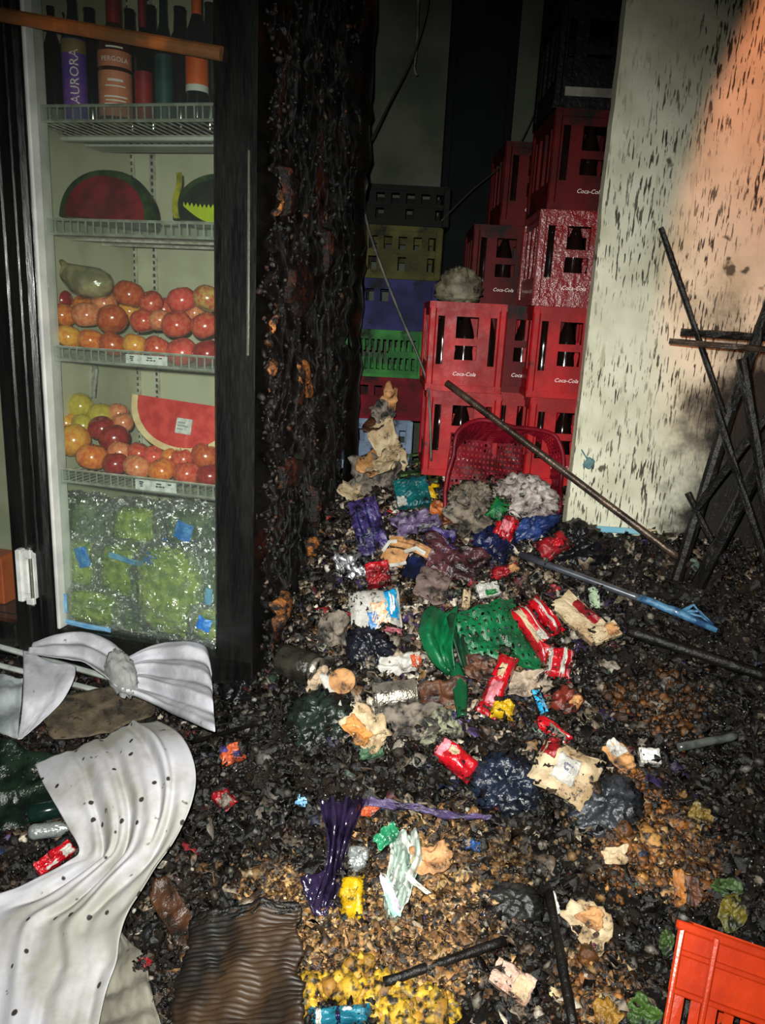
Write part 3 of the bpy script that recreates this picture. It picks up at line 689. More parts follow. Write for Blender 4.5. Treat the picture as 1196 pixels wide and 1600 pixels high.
def soda(px, y, level, label, rot=0.0, lit=False, py=500, dark=False):
    x = atY(px, py, y).x
    root = thing('soda_crate', label, 'crate', Matrix.Translation((x, y+CD/2, level*CH)) @ Matrix.Rotation(R(rot), 4, 'Z'), GRP)
    obj('crate_body', soda_me2 if lit else soda_me3 if dark else soda_me, None, root)
    for bx in (-.078, 0, .078):
        bo = bpy.data.objects.new('soda_bottle', cola_me); COL.objects.link(bo); bo.matrix_world = root.matrix_world @ Matrix.Translation((bx, -CD/2+.055, .0125))
        tag(bo, 'dark soda bottle standing inside a red crate, seen through its windows', 'bottle', 'soda bottles in the red crates')
    obj('logo', logo_me, None, root, M=Matrix.Translation((0, -CD/2-.0012, CH*.20)), label='white script logo')
    return root
soda(722, 2.74, 3, 'red soda crate at the bottom left, leaning rod end touching it', py=670); soda(727, 2.74, 4, 'red soda crate with dented front on top of the bottom left one', 1.0, py=540)
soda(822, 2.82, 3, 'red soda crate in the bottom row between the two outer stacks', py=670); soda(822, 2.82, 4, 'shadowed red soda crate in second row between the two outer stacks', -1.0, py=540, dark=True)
soda(885, 2.68, 3, 'red soda crate in the bottom row beside the white board', py=670); soda(890, 2.68, 4, 'red soda crate in the second row beside the white board', .6, py=540)
soda(902, 2.68, 5, 'lit pinkish soda crate third up beside the white board', -.8, True, py=410); soda(921, 2.70, 6, 'dull red soda crate topmost beside the white board, under the black ones', 1.2, py=280, dark=True)
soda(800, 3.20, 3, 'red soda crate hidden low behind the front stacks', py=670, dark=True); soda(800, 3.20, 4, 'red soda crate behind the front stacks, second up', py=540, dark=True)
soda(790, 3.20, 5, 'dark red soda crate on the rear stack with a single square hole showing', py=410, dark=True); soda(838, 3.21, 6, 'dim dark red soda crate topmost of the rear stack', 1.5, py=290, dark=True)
# black crates on the right-hand stack
m_bcr = M('crate_black', S(12, 11, 12), S(7, 7, 8), 8, .4, bump=.4, bs=30, spec=.2)
bl_me = soda_me.copy(); bl_me.materials.clear(); bl_me.materials.append(m_bcr)
for lv, lab in ((7, 'black crate standing on the red stack beside the white board'), (8, 'black crate topmost beside the white board, cut by the picture edge')):
    x = atY(935, 110, 2.72).x
    root = thing('bottle_crate', lab, 'crate', Matrix.Translation((x, 2.72+CD/2, lv*CH+.003)), 'black crates on the red stack')
    obj('crate_body', bl_me, None, root)
    if lv == 7: obj('crate_band', MB().rbox(-.10, .10, -CD/2-.011, -CD/2-.007, .035, .062, .001), M('band_grey', S(120, 118, 106), S(80, 78, 70), 20, .5), root, label='pale grey strip on the crate foot')

# flatter trays stacked behind the fridge
def tray_mb(W, D, H, style):
    mb = MB(); t = .009
    n = 22 if style == 'ribs' else 9
    xs = [-W/2]
    for k in range(n):
        a = -W/2+W*(k+.22)/n; b = -W/2+W*(k+.78)/n; xs += [a, b]
    xs.append(W/2)
    zs = [0, .16*H, .42*H, .56*H, .80*H, H]
    if style == 'ribs': holes = {(2*k+1, j) for k in range(n) for j in (1, 3)} | {(i, 2) for i in range(int(n*.9), int(n*1.5))}
    elif style == 'slots': holes = {(2*k+1, 3) for k in range(n)} | {(2*k+1, 1) for k in range(0, n, 2)}
    else: holes = {(2*k+1, 3) for k in range(n//2-1, n//2+2)}
    for yy in (-D/2, D/2-t): holed(mb, xs, zs, holes, lambda m, a, b, c, d: m.box(a, b, yy, yy+t, c, d))
    for xx in (-W/2, W/2-t): mb.box(xx, xx+t, -D/2+t, D/2-t, 0, H)
    mb.box(-W/2+t, W/2-t, -D/2+t, D/2-t, .0, .008)
    for z0, z1 in ((.0, .014), (H-.020, H-.003), (.47*H, .53*H)) if style != 'ribs' else ((0, .014), (H-.02, H-.003)):
        mb.box(-W/2-.007, W/2+.007, -D/2-.007, -D/2-.0005, z0, z1).box(W/2+.0005, W/2+.007, -D/2, D/2, z0, z1)
    for sx_ in (-1, 1): mb.rbox(sx_*(W/2-.004)-.014, sx_*(W/2-.004)+.014, -D/2-.009, -D/2+.02, 0, H-.003, .004)
    return mb
TY = 3.16
def tray(py0, py1, pxr, cols, style, label, txt=None, W=.52, rough=.35):
    z1 = atY(620, py0, TY).z; z0 = atY(620, py1, TY).z; xr = atY(pxr, (py0+py1)/2, TY).x; H = z1-z0
    root = thing('stacking_tray', label, 'crate', Matrix.Translation((xr-W/2, TY+.18, z0)), 'plastic trays stacked behind the fridge')
    obj('tray_body', tray_mb(W, .36, H-.001, style), M('tray_'+label.split()[0]+label.split()[1], S(*cols[0]), S(*cols[1]), 8, .7, bump=.2, bs=30, soot=.32, ss=9, spec=.12), root)
    if txt:
        tm = text_mesh(txt, H*.30, lambda c: Vector((c.x, -c.z, c.y))); obj('logo', tm, m_logo, root, M=Matrix.Translation((W*.22, -.18-.0095, H*.66)))
    return root
tray(656, 735, 640, ((120, 136, 160), (96, 110, 132)), 'slots', 'pale blue-grey tray at the bottom of the stack behind the fridge')
tray(590, 656, 668, ((104, 14, 28), (70, 10, 20)), 'plain', 'dark crimson tray second from the bottom behind the fridge')
tray(516, 590, 660, ((52, 112, 52), (34, 76, 40)), 'ribs', 'green ribbed tray between the crimson and navy trays')
tray(436, 516, 680, ((42, 42, 84), (26, 27, 58)), 'plain', 'navy blue tray in the middle of the stack behind the fridge')
tray(352, 436, 687, ((66, 64, 28), (46, 45, 20)), 'slots', 'olive yellow tray under the black one behind the fridge')
tray(288, 352, 700, ((11, 11, 11), (6, 6, 6)), 'slots', 'black tray topmost of the stack behind the fridge')
# pale crumpled bundle on the dented crate
def blob_fn(a, b, c, amp, fr, seed, sq=1.0, flatb=.35, ridge=True):
    def fn(u, w_):
        an = 2*math.pi*u; t = math.pi*(w_*.998+.001)
        n = Vector((math.sin(t)*math.cos(an), math.sin(t)*math.sin(an), math.cos(t)))
        q = noise.noise(n*fr+Vector((seed, seed*1.7, seed*.3)))
        k = 1+amp*((1-2.4*abs(q)) if ridge else q)+amp*.5*noise.noise(n*fr*2.7+Vector((seed, 0, 0)))+amp*.12*noise.noise(n*fr*6+Vector((0, seed, 0)))
        n2 = Vector([math.copysign(abs(x)**sq, x) for x in n])
        z = n2.z*c*k
        if z < 0: z *= flatb
        return (n2.x*a*k, n2.y*b*k, z)
    return fn
P = atY(716, 452, 2.86)
o = obj('crumpled_bundle', MB().grid(blob_fn(.075, .07, .085, .25, 2.4, 4.4), 36, 24, flip=True), M('bundle_grey', S(120, 112, 92), S(80, 74, 60), 18, .5, bump=.6, soot=.3), smooth=True, M=Matrix.Translation((P.x+.01, 2.94, 5*CH+.028)))
tag(o, 'grey crumpled bundle lying on top of the dented red crate', 'bundle')

# cables hanging from above
def cable(name, pts, r, mat, label):
    P = [atY(*p) for p in pts]; out = []
    for i in range(len(P)-1):
        p0, p1, p2, p3 = P[max(i-1, 0)], P[i], P[i+1], P[min(i+2, len(P)-1)]
        for k in range(8):
            t = k/8; out.append(.5*((2*p1)+(p2-p0)*t+(2*p0-5*p1+4*p2-p3)*t*t+(3*p1-p0-3*p2+p3)*t**3))
    out.append(P[-1])
    return tag(obj(name, MB().tube(out, r, 8), mat, smooth=True), label, 'cable')
m_cab = M('cable_grey', S(96, 94, 88), S(60, 60, 58), 14, .45); m_cabd = M('cable_dark', S(40, 40, 36), rough=.6)
cable('hanging_cable', [(566, -40, 2.92), (566, 120, 2.92), (567, 260, 2.92), (570, 330, 2.9), (590, 400, 2.86), (625, 490, 2.8), (655, 560, 2.76), (668, 600, 2.74), (672, 640, 2.70), (674, 720, 2.66)], .0045, m_cab, 'grey cable hanging beside the burnt fridge side down to the rubbish')
cable('hanging_cable', [(672, -60, 3.3), (668, 10, 3.3), (652, 70, 3.3), (636, 110, 3.28), (610, 160, 3.2), (585, 210, 3.05), (572, 232, 2.95)], .004, m_cabd, 'thin dark cable looping across the grey back wall')
cable('hanging_cable', [(655, -60, 3.5), (652, 60, 3.5), (648, 105, 3.5), (652, 118, 3.5)], .006, m_cab, 'short cable end dangling before the grey back wall')
cable('hanging_cable', [(860, -50, 3.4), (850, 120, 3.4), (818, 215, 3.38), (780, 262, 3.3), (735, 300, 3.2), (690, 345, 3.1)], .003, m_cabd, 'thin wire sagging across the dark post')
# ================================================================ rods and burnt frame on the right
m_rust = M('rod_brown', S(92, 76, 64), S(52, 42, 36), 20, .35, metal=.5, bump=.3, rvar=.1)
m_burn = M('burnt_metal', S(26, 23, 20), S(13, 12, 11), 16, .45, metal=.3, bump=.6, bs=40)
m_grey = M('rod_grey', S(92, 96, 104), S(60, 62, 70), 12, .3, metal=.4)
def rod(name, a, b, r, mat, label, cat='rod', sag=0.0, seg=10, n=12):
    A, B = atY(*a), atY(*b)
    pts = [A+(B-A)*(k/n)+Vector((0, 0, -sag*math.sin(math.pi*k/n))) for k in range(n+1)]
    return tag(obj(name, MB().tube(pts, r, seg, .04), mat, smooth=True), label, cat)
rod('metal_rod', (698, 598, 2.64), (1078, 884, 2.24), .0115, m_rust, 'long brown metal rod leaning from the red crates to the foot of the board')
A, B = atY(812, 866, 2.34), atY(1055, 955, 2.12); C1, D1 = atY(1128, 988, 2.05), None
gp = thing('broom_handle', 'grey pole with a melted light-blue end lying below the white board', 'pole', Matrix.Translation(A))
obj('shaft', MB().tube([(B-A)*t for t in (0, .25, .5, .75)]+[(B-A)*.80], .0115, 10), m_grey, gp, smooth=True)
m_lblue = M('plastic_light_blue', S(78, 130, 164), S(40, 70, 110), 34, .3, coat=.2, bump=.5, soot=.2, ss=40)
obj('sleeve', MB().tube([(B-A)*.78, (B-A)*.86+Vector((0, 0, .002)), (B-A)*.95, B-A, (C1-A)*.98], [.0118, .0122, .012, .013, .008], 10, .12), m_lblue, gp, smooth=True, label='light blue plastic sleeve')
for k, (dx, dz) in enumerate(((-.01, .03), (.02, .012), (.035, -.004))):
    b0 = B-A+Vector((.02, 0, 0)); obj('melted_drip', MB().tube([b0, b0+Vector((dx*.6+.03, -.02, dz)), b0+Vector((dx+.06, -.04, dz-.03))], [.008, .004, .002], 8, .1), m_lblue, gp, smooth=True)
# burnt stand: crossed bars
fr = thing('burnt_stand', 'burnt black metal stand with crossed legs in front of the white board', 'stand', Matrix.Translation(atY(1075, 900, 2.25)))
O = fr.matrix_world.translation
def bar(name, a, b, r, mat, flat=1.0, seg=8):
    A, B = atY(*a)-O, atY(*b)-O
    obj(name, MB().tube([A+(B-A)*(k/8) for k in range(9)], r, seg, .10, flat), mat, fr)
bar('leg', (1033, 356, 2.34), (1132, 648, 2.22), .0085, m_burn)
bar('leg', (1058, 905, 2.25), (1142, 640, 2.24), .018, m_burn); bar('leg', (1142, 640, 2.24), (1206, 470, 2.22), .017, m_burn)
bar('leg', (1090, 915, 2.22), (1206, 690, 2.15), .021, m_burn); bar('leg', (1206, 905, 2.10), (1120, 640, 2.2), .011, m_burn)
bar('crossbar', (1046, 533, 2.27), (1206, 547, 2.20), .0085, m_rust); bar('crossbar', (1064, 519, 2.29), (1206, 528, 2.22), .011, m_burn)
bar('crossbar', (1085, 800, 2.24), (1206, 640, 2.16), .012, m_burn); bar('crossbar', (1160, 560, 2.2), (1206, 840, 2.12), .016, m_burn)
bar('crossbar', (1075, 770, 2.25), (1130, 880, 2.2), .010, m_burn)
# rods half buried in the heap
def hrod(name, a, b, r, mat, label, h0=.02, h1=.02, cat='rod'):
    A, B = hit(a[0], a[1], h0), hit(b[0], b[1], h1)
    return tag(obj(name, MB().tube([A+(B-A)*(k/10) for k in range(11)], r, 8, .12), mat, smooth=True), label, cat)
hrod('charred_stick', (858, 1395), (897, 1605), .010, m_burn, 'charred stick pointing toward the viewer beside the pale cardboard', .03, .04)
hrod('charred_stick', (600, 1535), (790, 1470), .009, m_burn, 'thin charred stick lying across the beige meal', .03, .03)
hrod('charred_stick', (300, 1160), (410, 1128), .006, m_burn, 'thin charred stick near the burnt fridge corner by the orange wrapper', .03, .03)
hrod('charred_plank', (980, 985), (1210, 1060), .016, m_burn, 'charred plank running right below the blue-ended pole', .04, .05)
hrod('plastic_bar', (1060, 1168), (1150, 1150), .011, M('slat_grey', S(88, 92, 88), S(50, 52, 50), 20, .3), 'short grey plastic bar on the dark ash at right', .03, .03)

# ================================================================ kit for things lying in the heap
def frame(px, py, ang, k=.55, h=.012):
    p = hit(px, py, h); n = (hnorm(p, .09)+(CAM-p).normalized()*k).normalized(); a = R(ang)
    t = (plane_hit(px+8*math.cos(a), py+8*math.sin(a), p, n)-p).normalized(); b = n.cross(t)
    Mx = Matrix((t, b, n)).transposed().to_4x4(); Mx.translation = p
    def pxm(d):
        q0, q1 = proj(p-d*.01), proj(p+d*.01); return .02/math.hypot(q1[0]-q0[0], q1[1]-q0[1])
    return Mx, pxm(t), pxm(b)
def surf(kind, L, W, T, seed, crumple):
    def top(u, v_):                      # u,v in -1..1
        if kind == 'pillow':
            e = max(0, (1-abs(u)**3.2))*max(0, (1-abs(v_)**2.4)); z = T*(e**.55)
            wv = 1-.10*(1-abs(u))**.6*0-.06*math.cos(u*1.5)*abs(v_)
            if abs(u) > .86: z *= .25
        else:
            z = T; wv = 1
            m_ = max(abs(u), abs(v_))
            if m_ > .96: z = T*.93
        q = Vector((u*1.9+seed, v_*1.9, seed*.7))
        z += T*crumple*(noise.noise(q)*.9+(1-2*abs(noise.noise(q*2.3)))*.35)*(1-.5*abs(u))
        x = u*L/2*(1+crumple*.10*noise.noise(Vector((v_*2, seed, 1)))); y = v_*W/2*wv*(1+crumple*.14*noise.noise(Vector((u*2, seed, 2))))
        return Vector((x, y, z))
    return top
EDGES = []
def pack(name, label, cat, px, py, lpx, wpx, ang, mat, T=.03, kind='pillow', panels=(), seed=0, crumple=.35, k=.55, h=.012, grp=None, ends=None, words=()):
    Mx, sl, sw = frame(px, py, ang, k, h); L, W = lpx*sl, wpx*sw
    crumple = crumple*1.5+.12; root = thing(name, label, cat, Mx, grp); top = surf(kind, L, W, T, seed+.37, crumple); EDGES.append((Mx.copy(), L, W, T))
    mb = MB(); nu, nv = 22, 16
    mb.grid(lambda u, v_: top(u*2-1, v_*2-1), nu, nv)
    def bot(u, v_):
        q = top(u*2-1, v_*2-1); q.z = -abs(q.z)*.35 if kind == 'pillow' else 0.0; return q
    b0 = len(mb.v); mb.grid(bot, nu, nv, flip=True)
    W_ = nu+1; rim = [j*W_ for j in range(nv, 0, -1)]+list(range(nu))+[j*W_+nu for j in range(nv)]+[nv*W_+i for i in range(nu, 0, -1)]; n = len(rim)
    mb.f += [(rim[(i+1) % n], rim[i], rim[i]+b0, rim[(i+1) % n]+b0) for i in range(n)]
    obj('pack_body' if kind == 'pillow' else 'carton_body', mb, mat, root, smooth=(kind == 'pillow'))
    for pn, u0, u1, v0, v1, pm in panels:
        def pf_(u, v_):
            e = .10*noise.noise(Vector((u*4+seed, v_*4, 3.3))); f = .10*noise.noise(Vector((u*4, v_*4+seed, 7.3)))
            return top(max(-1, min(1, u0+(u1-u0)*u+e)), max(-1, min(1, v0+(v1-v0)*v_+f)))+Vector((0, 0, .0018))
        obj(pn, MB().grid(pf_, 14, 12, .001), pm, root, smooth=True)
    for txt, size, u, v_, rot, tm in words:
        def wr(c, u=u, v_=v_, rot=rot):
            cs, sn = math.cos(R(rot)), math.sin(R(rot)); x, y = c.x*cs-c.y*sn, c.x*sn+c.y*cs
            uu, vv = u+x/(L/2), v_+y/(W/2); q = top(max(-1, min(1, uu)), max(-1, min(1, vv))); return Vector((uu*L/2, vv*W/2, q.z+.0032+c.z))
        obj('lettering', text_mesh(txt, size, wr), tm, root)
    return root
def sheet_mb(L, W, seed, curl=0.0, amp=.02, rag=.25, thick=.0015, sq=True, fr=2.0):
    nr, ns = 8, 36; mb = MB(); vs = []
    def pt(f, an):
        c, s = math.cos(an), math.sin(an); k = 1/max(abs(c), abs(s)) if sq else 1
        k = 1+(k-1)*.75 if sq else 1
        rg = 1+rag*noise.noise(Vector((c*1.6+seed, s*1.6, seed)))+rag*.5*noise.noise(Vector((c*6, s*6, seed+3)))
        x, y = c*k*f*rg*L/2, s*k*f*rg*W/2
        q = Vector((x/max(L, W)*fr*2+seed, y/max(L, W)*fr*2, seed*1.3))
        z = curl*(x/(L/2))**2*L*.5+amp*(1-2*abs(noise.noise(q)))+amp*.6*noise.noise(q*2.7)
        return Vector((x, y, z))
    top = [pt(0, 0)]+[pt(i/nr, 2*math.pi*k/ns) for i in range(1, nr+1) for k in range(ns)]
    n0 = len(top); vs = top+[v_-Vector((0, 0, thick)) for v_ in top]
    fs = [(0, 1+k, 1+(k+1) % ns) for k in range(ns)]
    for i in range(nr-1):
        for k in range(ns):
            a, b = 1+i*ns+k, 1+i*ns+(k+1) % ns; fs.append((a, a+ns, b+ns, b))
    fs += [tuple(n0+x for x in reversed(f)) for f in fs]
    e = 1+(nr-1)*ns
    fs += [(e+k, n0+e+k, n0+e+(k+1) % ns, e+(k+1) % ns) for k in range(ns)]
    return mb.add(vs, fs)
def scrap(name, label, cat, px, py, lpx, wpx, ang, mat, seed=0, curl=.1, amp=.012, rag=.3, k=.55, h=.02, thick=.002, sq=True, extra=None):
    Mx, sl, sw = frame(px, py, ang, k, h)
    o = obj(name, sheet_mb(lpx*sl, wpx*sw, seed+.21, curl, amp, rag, thick, sq), mat, smooth=True, M=Mx); tag(o, label, cat)
    if extra:
        pn, fx, fy, fl, fw_, pm = extra
        obj(pn, sheet_mb(lpx*sl*fl, wpx*sw*fw_, seed+9.2, curl, amp*.5, rag, thick, sq), pm, o, smooth=True, M=Matrix.Translation((fx*lpx*sl, fy*wpx*sw, .006+amp*.5)))
    return o
def bagblob(name, label, cat, px, py, lpx, wpx, ang, mat, seed=0, hgt=.05, amp=.28, fr=2.4, k=.4, h=.0):
    Mx, sl, sw = frame(px, py, ang, k, h)
    o = obj(name, MB().grid(blob_fn(lpx*sl/2, wpx*sw/2, hgt, amp, fr, seed+.5), 56, 36, flip=True), mat, smooth=True, M=Mx)
    return tag(o, label, cat)
def cat_rom(P, n):
    out = []; m_ = len(P)-1
    for s_ in range(n+1):
        f = s_/n*m_; i = min(int(f), m_-1); t = f-i
        p0, p1, p2, p3 = P[max(i-1, 0)], P[i], P[i+1], P[min(i+2, m_)]
        out.append(.5*((2*p1)+(p2-p0)*t+(2*p0-5*p1+4*p2-p3)*t*t+(3*p1-p0-3*p2+p3)*t**3))
    return out
def loft(rows, nu, nv, fold, thick=.0015, dh=0.0):
    rows = [(r[0], r[1], r[2]+dh, r[3], r[4], r[5]+dh) for r in rows]
    A = cat_rom([hit(r[0], r[1], r[2]) for r in rows], nv); B = cat_rom([hit(r[3], r[4], r[5]) for r in rows], nv)
    def fn(u, v_):
        j = min(int(round(v_*nv)), nv); p = A[j]+(B[j]-A[j])*u; n = (Vector((0, 0, 1))+(CAM-p).normalized()).normalized()
        return p+n*fold(u, v_)
    return MB().grid(fn, nu, nv, thick)

# ================================================================ white cloths
m_cloth = bpy.data.materials.new('cloth_white'); m_cloth.use_nodes = True; nt = m_cloth.node_tree; p = nt.nodes['Principled BSDF']
v = coords(nt)
c = mix(nt, ramp(nt, noisetex(nt, 4, 5, v, .6), .40, .62), S(186, 185, 192), S(152, 150, 142))
vo = nd(nt, 'ShaderNodeTexVoronoi'); vo.inputs['Scale'].default_value = 22; nt.links.new(v, vo.inputs['Vector'])
c = mix(nt, ramp(nt, vo.outputs['Distance'], .16, .11), c, S(40, 36, 34))
c = mix(nt, ramp(nt, noisetex(nt, 34, 3, v, .5), .70, .75), c, S(90, 84, 76))
nt.links.new(c, p.inputs['Base Color']); p.inputs['Roughness'].default_value = .75
b = nd(nt, 'ShaderNodeBump'); b.inputs['Strength'].default_value = .15; b.inputs['Distance'].default_value = .003
nt.links.new(noisetex(nt, 160, 3, v), b.inputs['Height']); nt.links.new(b.outputs[0], p.inputs['Normal'])
m_clothd = M('cloth_dirty', S(128, 125, 112), S(100, 97, 86), 7, .8, soot=.16, ss=24, bump=.2, bs=90)
rows = [(55, 1195, .10, 245, 1117, .16), (66, 1222, .12, 283, 1140, .16), (85, 1258, .12, 305, 1190, .15), (108, 1300, .10, 300, 1248, .13), (124, 1335, .08, 270, 1318, .10),
        (100, 1352, .06, 234, 1375, .08), (30, 1388, .04, 202, 1428, .06), (-45, 1420, .04, 188, 1468, .05), (-60, 1490, .04, 182, 1505, .045), (-60, 1550, .04, 165, 1555, .04), (-60, 1625, .04, 150, 1625, .04)]
def fold1(u, v_):
    x = u*2.6+.25*v_+.35*fbm(u*2, v_*2, 9)
    a = .011*math.sin(x*7+1.2*math.sin(v_*4))+.006*math.sin(x*15+v_*3+1)
    a *= .45+.9*math.exp(-((v_-.42)/.25)**2)
    if v_ < .5: a += .030*math.exp(-((u-.80)/.03)**2)*sstep(.52, .30, v_) - .03*sstep(.82, 1.0, u)*sstep(.5, .2, v_)
    return a+.006*fbm(u*5, v_*7, 2)
cl = thing('white_cloth', 'large white soot-specked cloth draped across the lower left foreground', 'cloth', Matrix.Translation(hit(120, 1400)))
Oc = cl.matrix_world.translation.copy()
def shift(mb, O_): mb.v = [tuple(Vector(q)-O_) for q in mb.v]; return mb
obj('cloth_sheet', shift(loft(rows, 80, 120, fold1, dh=.02), Oc), m_cloth, cl, smooth=True)
rows = [(150, 1440, .03, 192, 1458, .045), (140, 1480, .03, 226, 1495, .03), (120, 1530, .03, 236, 1545, .03), (100, 1570, .03, 250, 1590, .03), (90, 1625, .03, 266, 1640, .03)]
obj('cloth_layer', shift(loft(rows, 40, 40, lambda u, v_: .006*math.sin((v_*4+u*1.5)*6)+.010*fbm(u*6, v_*6, 4)-(.01 if u > .97 else 0)), Oc), m_clothd, cl, smooth=True, label='greyer ragged lower layer')
# knotted cloth below the fridge
cb = thing('knotted_cloth', 'white cloth knotted like a bow below the fridge door', 'cloth', Matrix.Translation(hit(185, 1080)))
Oc2 = cb.matrix_world.translation.copy()
m_cloth2 = M('cloth_bow', S(190, 190, 198), S(150, 150, 156), 9, .75, soot=.13, ss=22, bump=.2, bs=90)
rows = [(52, 1005, .10, 40, 1022, .10), (95, 990, .13, 85, 1030, .11), (135, 988, .14, 125, 1036, .12), (170, 1000, .13, 150, 1050, .12), (196, 1020, .13, 172, 1066, .12), (208, 1035, .13, 182, 1075, .12)]
obj('band', shift(loft(rows, 24, 50, lambda u, v_: .012*math.sin(u*14)*(.6+.4*math.sin(v_*3))+.006*fbm(u*6, v_*5, 3), dh=.06), Oc2), m_cloth2, cb, smooth=True)
rows = [(200, 1028, .13, 190, 1082, .12), (232, 1012, .13, 215, 1090, .11), (266, 1004, .13, 262, 1112, .09), (300, 1003, .12, 298, 1128, .07), (322, 1012, .10, 333, 1143, .06), (330, 1040, .08, 336, 1140, .05)]
obj('fan', shift(loft(rows, 44, 50, lambda u, v_: (.016*math.sin(u*22)+.007*math.sin(u*45+2))*(1-.5*v_)+.005*fbm(u*6, v_*5, 5), dh=.06), Oc2), m_cloth2, cb, smooth=True)
Mx, sl, sw = frame(190, 1052, 70, .6, .19)
obj('knot', MB().grid(blob_fn(34*sl, 20*sw, .03, .22, 2.2, 3.3, 1.0, 1.0), 40, 26, flip=True), M('cloth_knot', S(150, 150, 150), S(116, 116, 116), 12, .8, bump=.3, bs=60), cb, smooth=True, M=Matrix.Translation(-Oc2) @ Mx)
rows = [(36, 1018, .10, 118, 1044, .10), (37, 1050, .09, 116, 1062, .09), (36, 1090, .07, 98, 1096, .07), (33, 1125, .05, 66, 1128, .05), (28, 1156, .04, 34, 1155, .04)]
obj('tail', shift(loft(rows, 30, 40, lambda u, v_: .010*math.sin(u*8+.5)*(1-v_)+.004*fbm(u*5, v_*5, 6), dh=.04), Oc2), m_cloth2, cb, smooth=True)
rows = [(-40, 1052, .05, 36, 1060, .06), (-40, 1090, .05, 34, 1090, .05), (-40, 1135, .04, 28, 1152, .04)]
obj('tail', shift(loft(rows, 20, 24, lambda u, v_: .012*fbm(u*4, v_*4, 6)+.008*math.sin(v_*14+u*3)), Oc2), M('cloth_grey', S(150, 156, 158), S(96, 104, 106), 10, .7, soot=.2), cb, smooth=True)
# white metal frame under it
wf = thing('white_rack', 'white metal rack lying below the fridge under the knotted cloth', 'rack', Matrix.Translation(hit(60, 1040)))
Ow = wf.matrix_world.translation.copy()
for nm, a, b_, r in (('rail', (-30, 1002, .05), (190, 1064, .05), .011), ('rail', (-30, 1032, .03), (180, 1086, .03), .010), ('end_post', (182, 1060, .05), (178, 1088, .03), .010), ('end_post', (-20, 1003, .05), (-22, 1034, .03), .010)):
    A, B = hit(*a)-Ow, hit(*b_)-Ow; obj(nm, MB().tube([A+(B-A)*(k/6) for k in range(7)], r, 8, .03, .8), m_whitepl if False else M('frame_white', S(190, 196, 192), S(150, 156, 150), 14, .5, soot=.15), wf)

# ================================================================ baskets
def lattice(corner, nu, nv, hole=.62, thick=.003, rnd_hole=False):
    """corner(u,v)->Vector; each cell is a frame round an open hole"""
    mb = MB(); T = []
    for j in range(nv):
        for i in range(nu):
            cs = [((i+a)/nu, (j+b_)/nv) for a, b_ in ((0, 0), (1, 0), (1, 1), (0, 1))]
            if rnd_hole:
                cs = [((i+a)/nu, (j+b_)/nv) for a, b_ in ((0, 0), (.5, 0), (1, 0), (1, .5), (1, 1), (.5, 1), (0, 1), (0, .5))]
                ins = [((i+.5+hole*.5*math.cos(an))/nu, (j+.5+hole*.5*math.sin(an))/nv) for an in (R(q) for q in (225, 270, 315, 0, 45, 90, 135, 180))]
            else:
                ins = [((i+.5+(a-.5)*hole)/nu, (j+.5+(b_-.5)*hole)/nv) for a, b_ in ((0, 0), (1, 0), (1, 1), (0, 1))]
            n = len(cs); vs = [corner(*q) for q in cs+ins]
            mb.add(vs, [(k, (k+1) % n, n+(k+1) % n, n+k) for k in range(n)])
    return mb
def solid(o, t):
    md = o.modifiers.new('thickness', 'SOLIDIFY'); md.thickness = t; md.offset = 0; return o
m_bred = M('basket_red', S(116, 12, 28), S(78, 8, 20), 8, .5, bump=.2, soot=.2, ss=9, spec=.25)
Pb = atY(792, 752, 2.57)
zax = Vector((.20, -.92, .24)).normalized(); xax = Vector((.94, .22, -.12)); xax = (xax-zax*xax.dot(zax)).normalized(); yax = zax.cross(xax)
Mb = Matrix((xax, yax, zax)).transposed().to_4x4(); Mb.translation = Pb
bk = thing('red_basket', 'dark red perforated plastic basket tipped over in front of the red crates', 'basket', Mb)
BA, BB, BDp = .210, .190, .14
def bwall(u, v_):
    an = 2*math.pi*u; c, s = math.cos(an), math.sin(an); e = .55
    f = .80+.20*v_
    q = Vector((math.copysign(abs(c)**e, c)*BA*f, math.copysign(abs(s)**e, s)*BB*f, -BDp+BDp*v_))
    q += Vector((.02*fbm(q.x*6, q.y*6, q.z*6), .025*fbm(q.x*5+3, q.y*6, q.z*6), .02*fbm(q.x*6, q.y*6+7, 1)))
    return q
solid(obj('basket_wall', lattice(bwall, 64, 13, .5), m_bred, bk), .003)
solid(obj('basket_base', lattice(lambda u, v_: Vector(((u-.5)*BA*1.66, (v_-.5)*BB*1.66, -BDp+.01*fbm(u*3, v_*3, 1))), 22, 16, .5), m_bred, bk), .003)
obj('basket_rim', MB().tube([bwall(k/48, 1.0) for k in range(49)], .008, 8), m_bred, bk, smooth=True)
# green perforated sheet
m_green = M('basket_green', S(9, 104, 60), S(12, 72, 42), 10, .4, bump=.3, soot=.26, ss=24)
cq = [hit(706, 972, .05), hit(800, 940, .07), hit(852, 1044, .03), hit(738, 1040, .04)]
gb = thing('green_basket', 'melted green perforated basket in the middle of the rubbish', 'basket', Matrix.Translation(hit(770, 1000))); Og = gb.matrix_world.translation.copy()
def gsh(u, v_):
    q = cq[0]*(1-u)*(1-v_)+cq[1]*u*(1-v_)+cq[2]*u*v_+cq[3]*(1-u)*v_
    return q-Og+Vector((0, -.3, .95))*(.018*math.sin(u*3.1)+.02*fbm(u*3, v_*3, 3)+.012*math.sin(v_*4+1))
solid(obj('perforated_sheet', lattice(gsh, 11, 8, .5, rnd_hole=True), m_green, gb), .004)
rows = [(664, 955, .05, 716, 950, .06), (655, 985, .06, 712, 985, .08), (662, 1010, .06, 708, 1012, .07), (682, 1040, .04, 712, 1044, .04), (700, 1056, .02, 712, 1056, .02)]
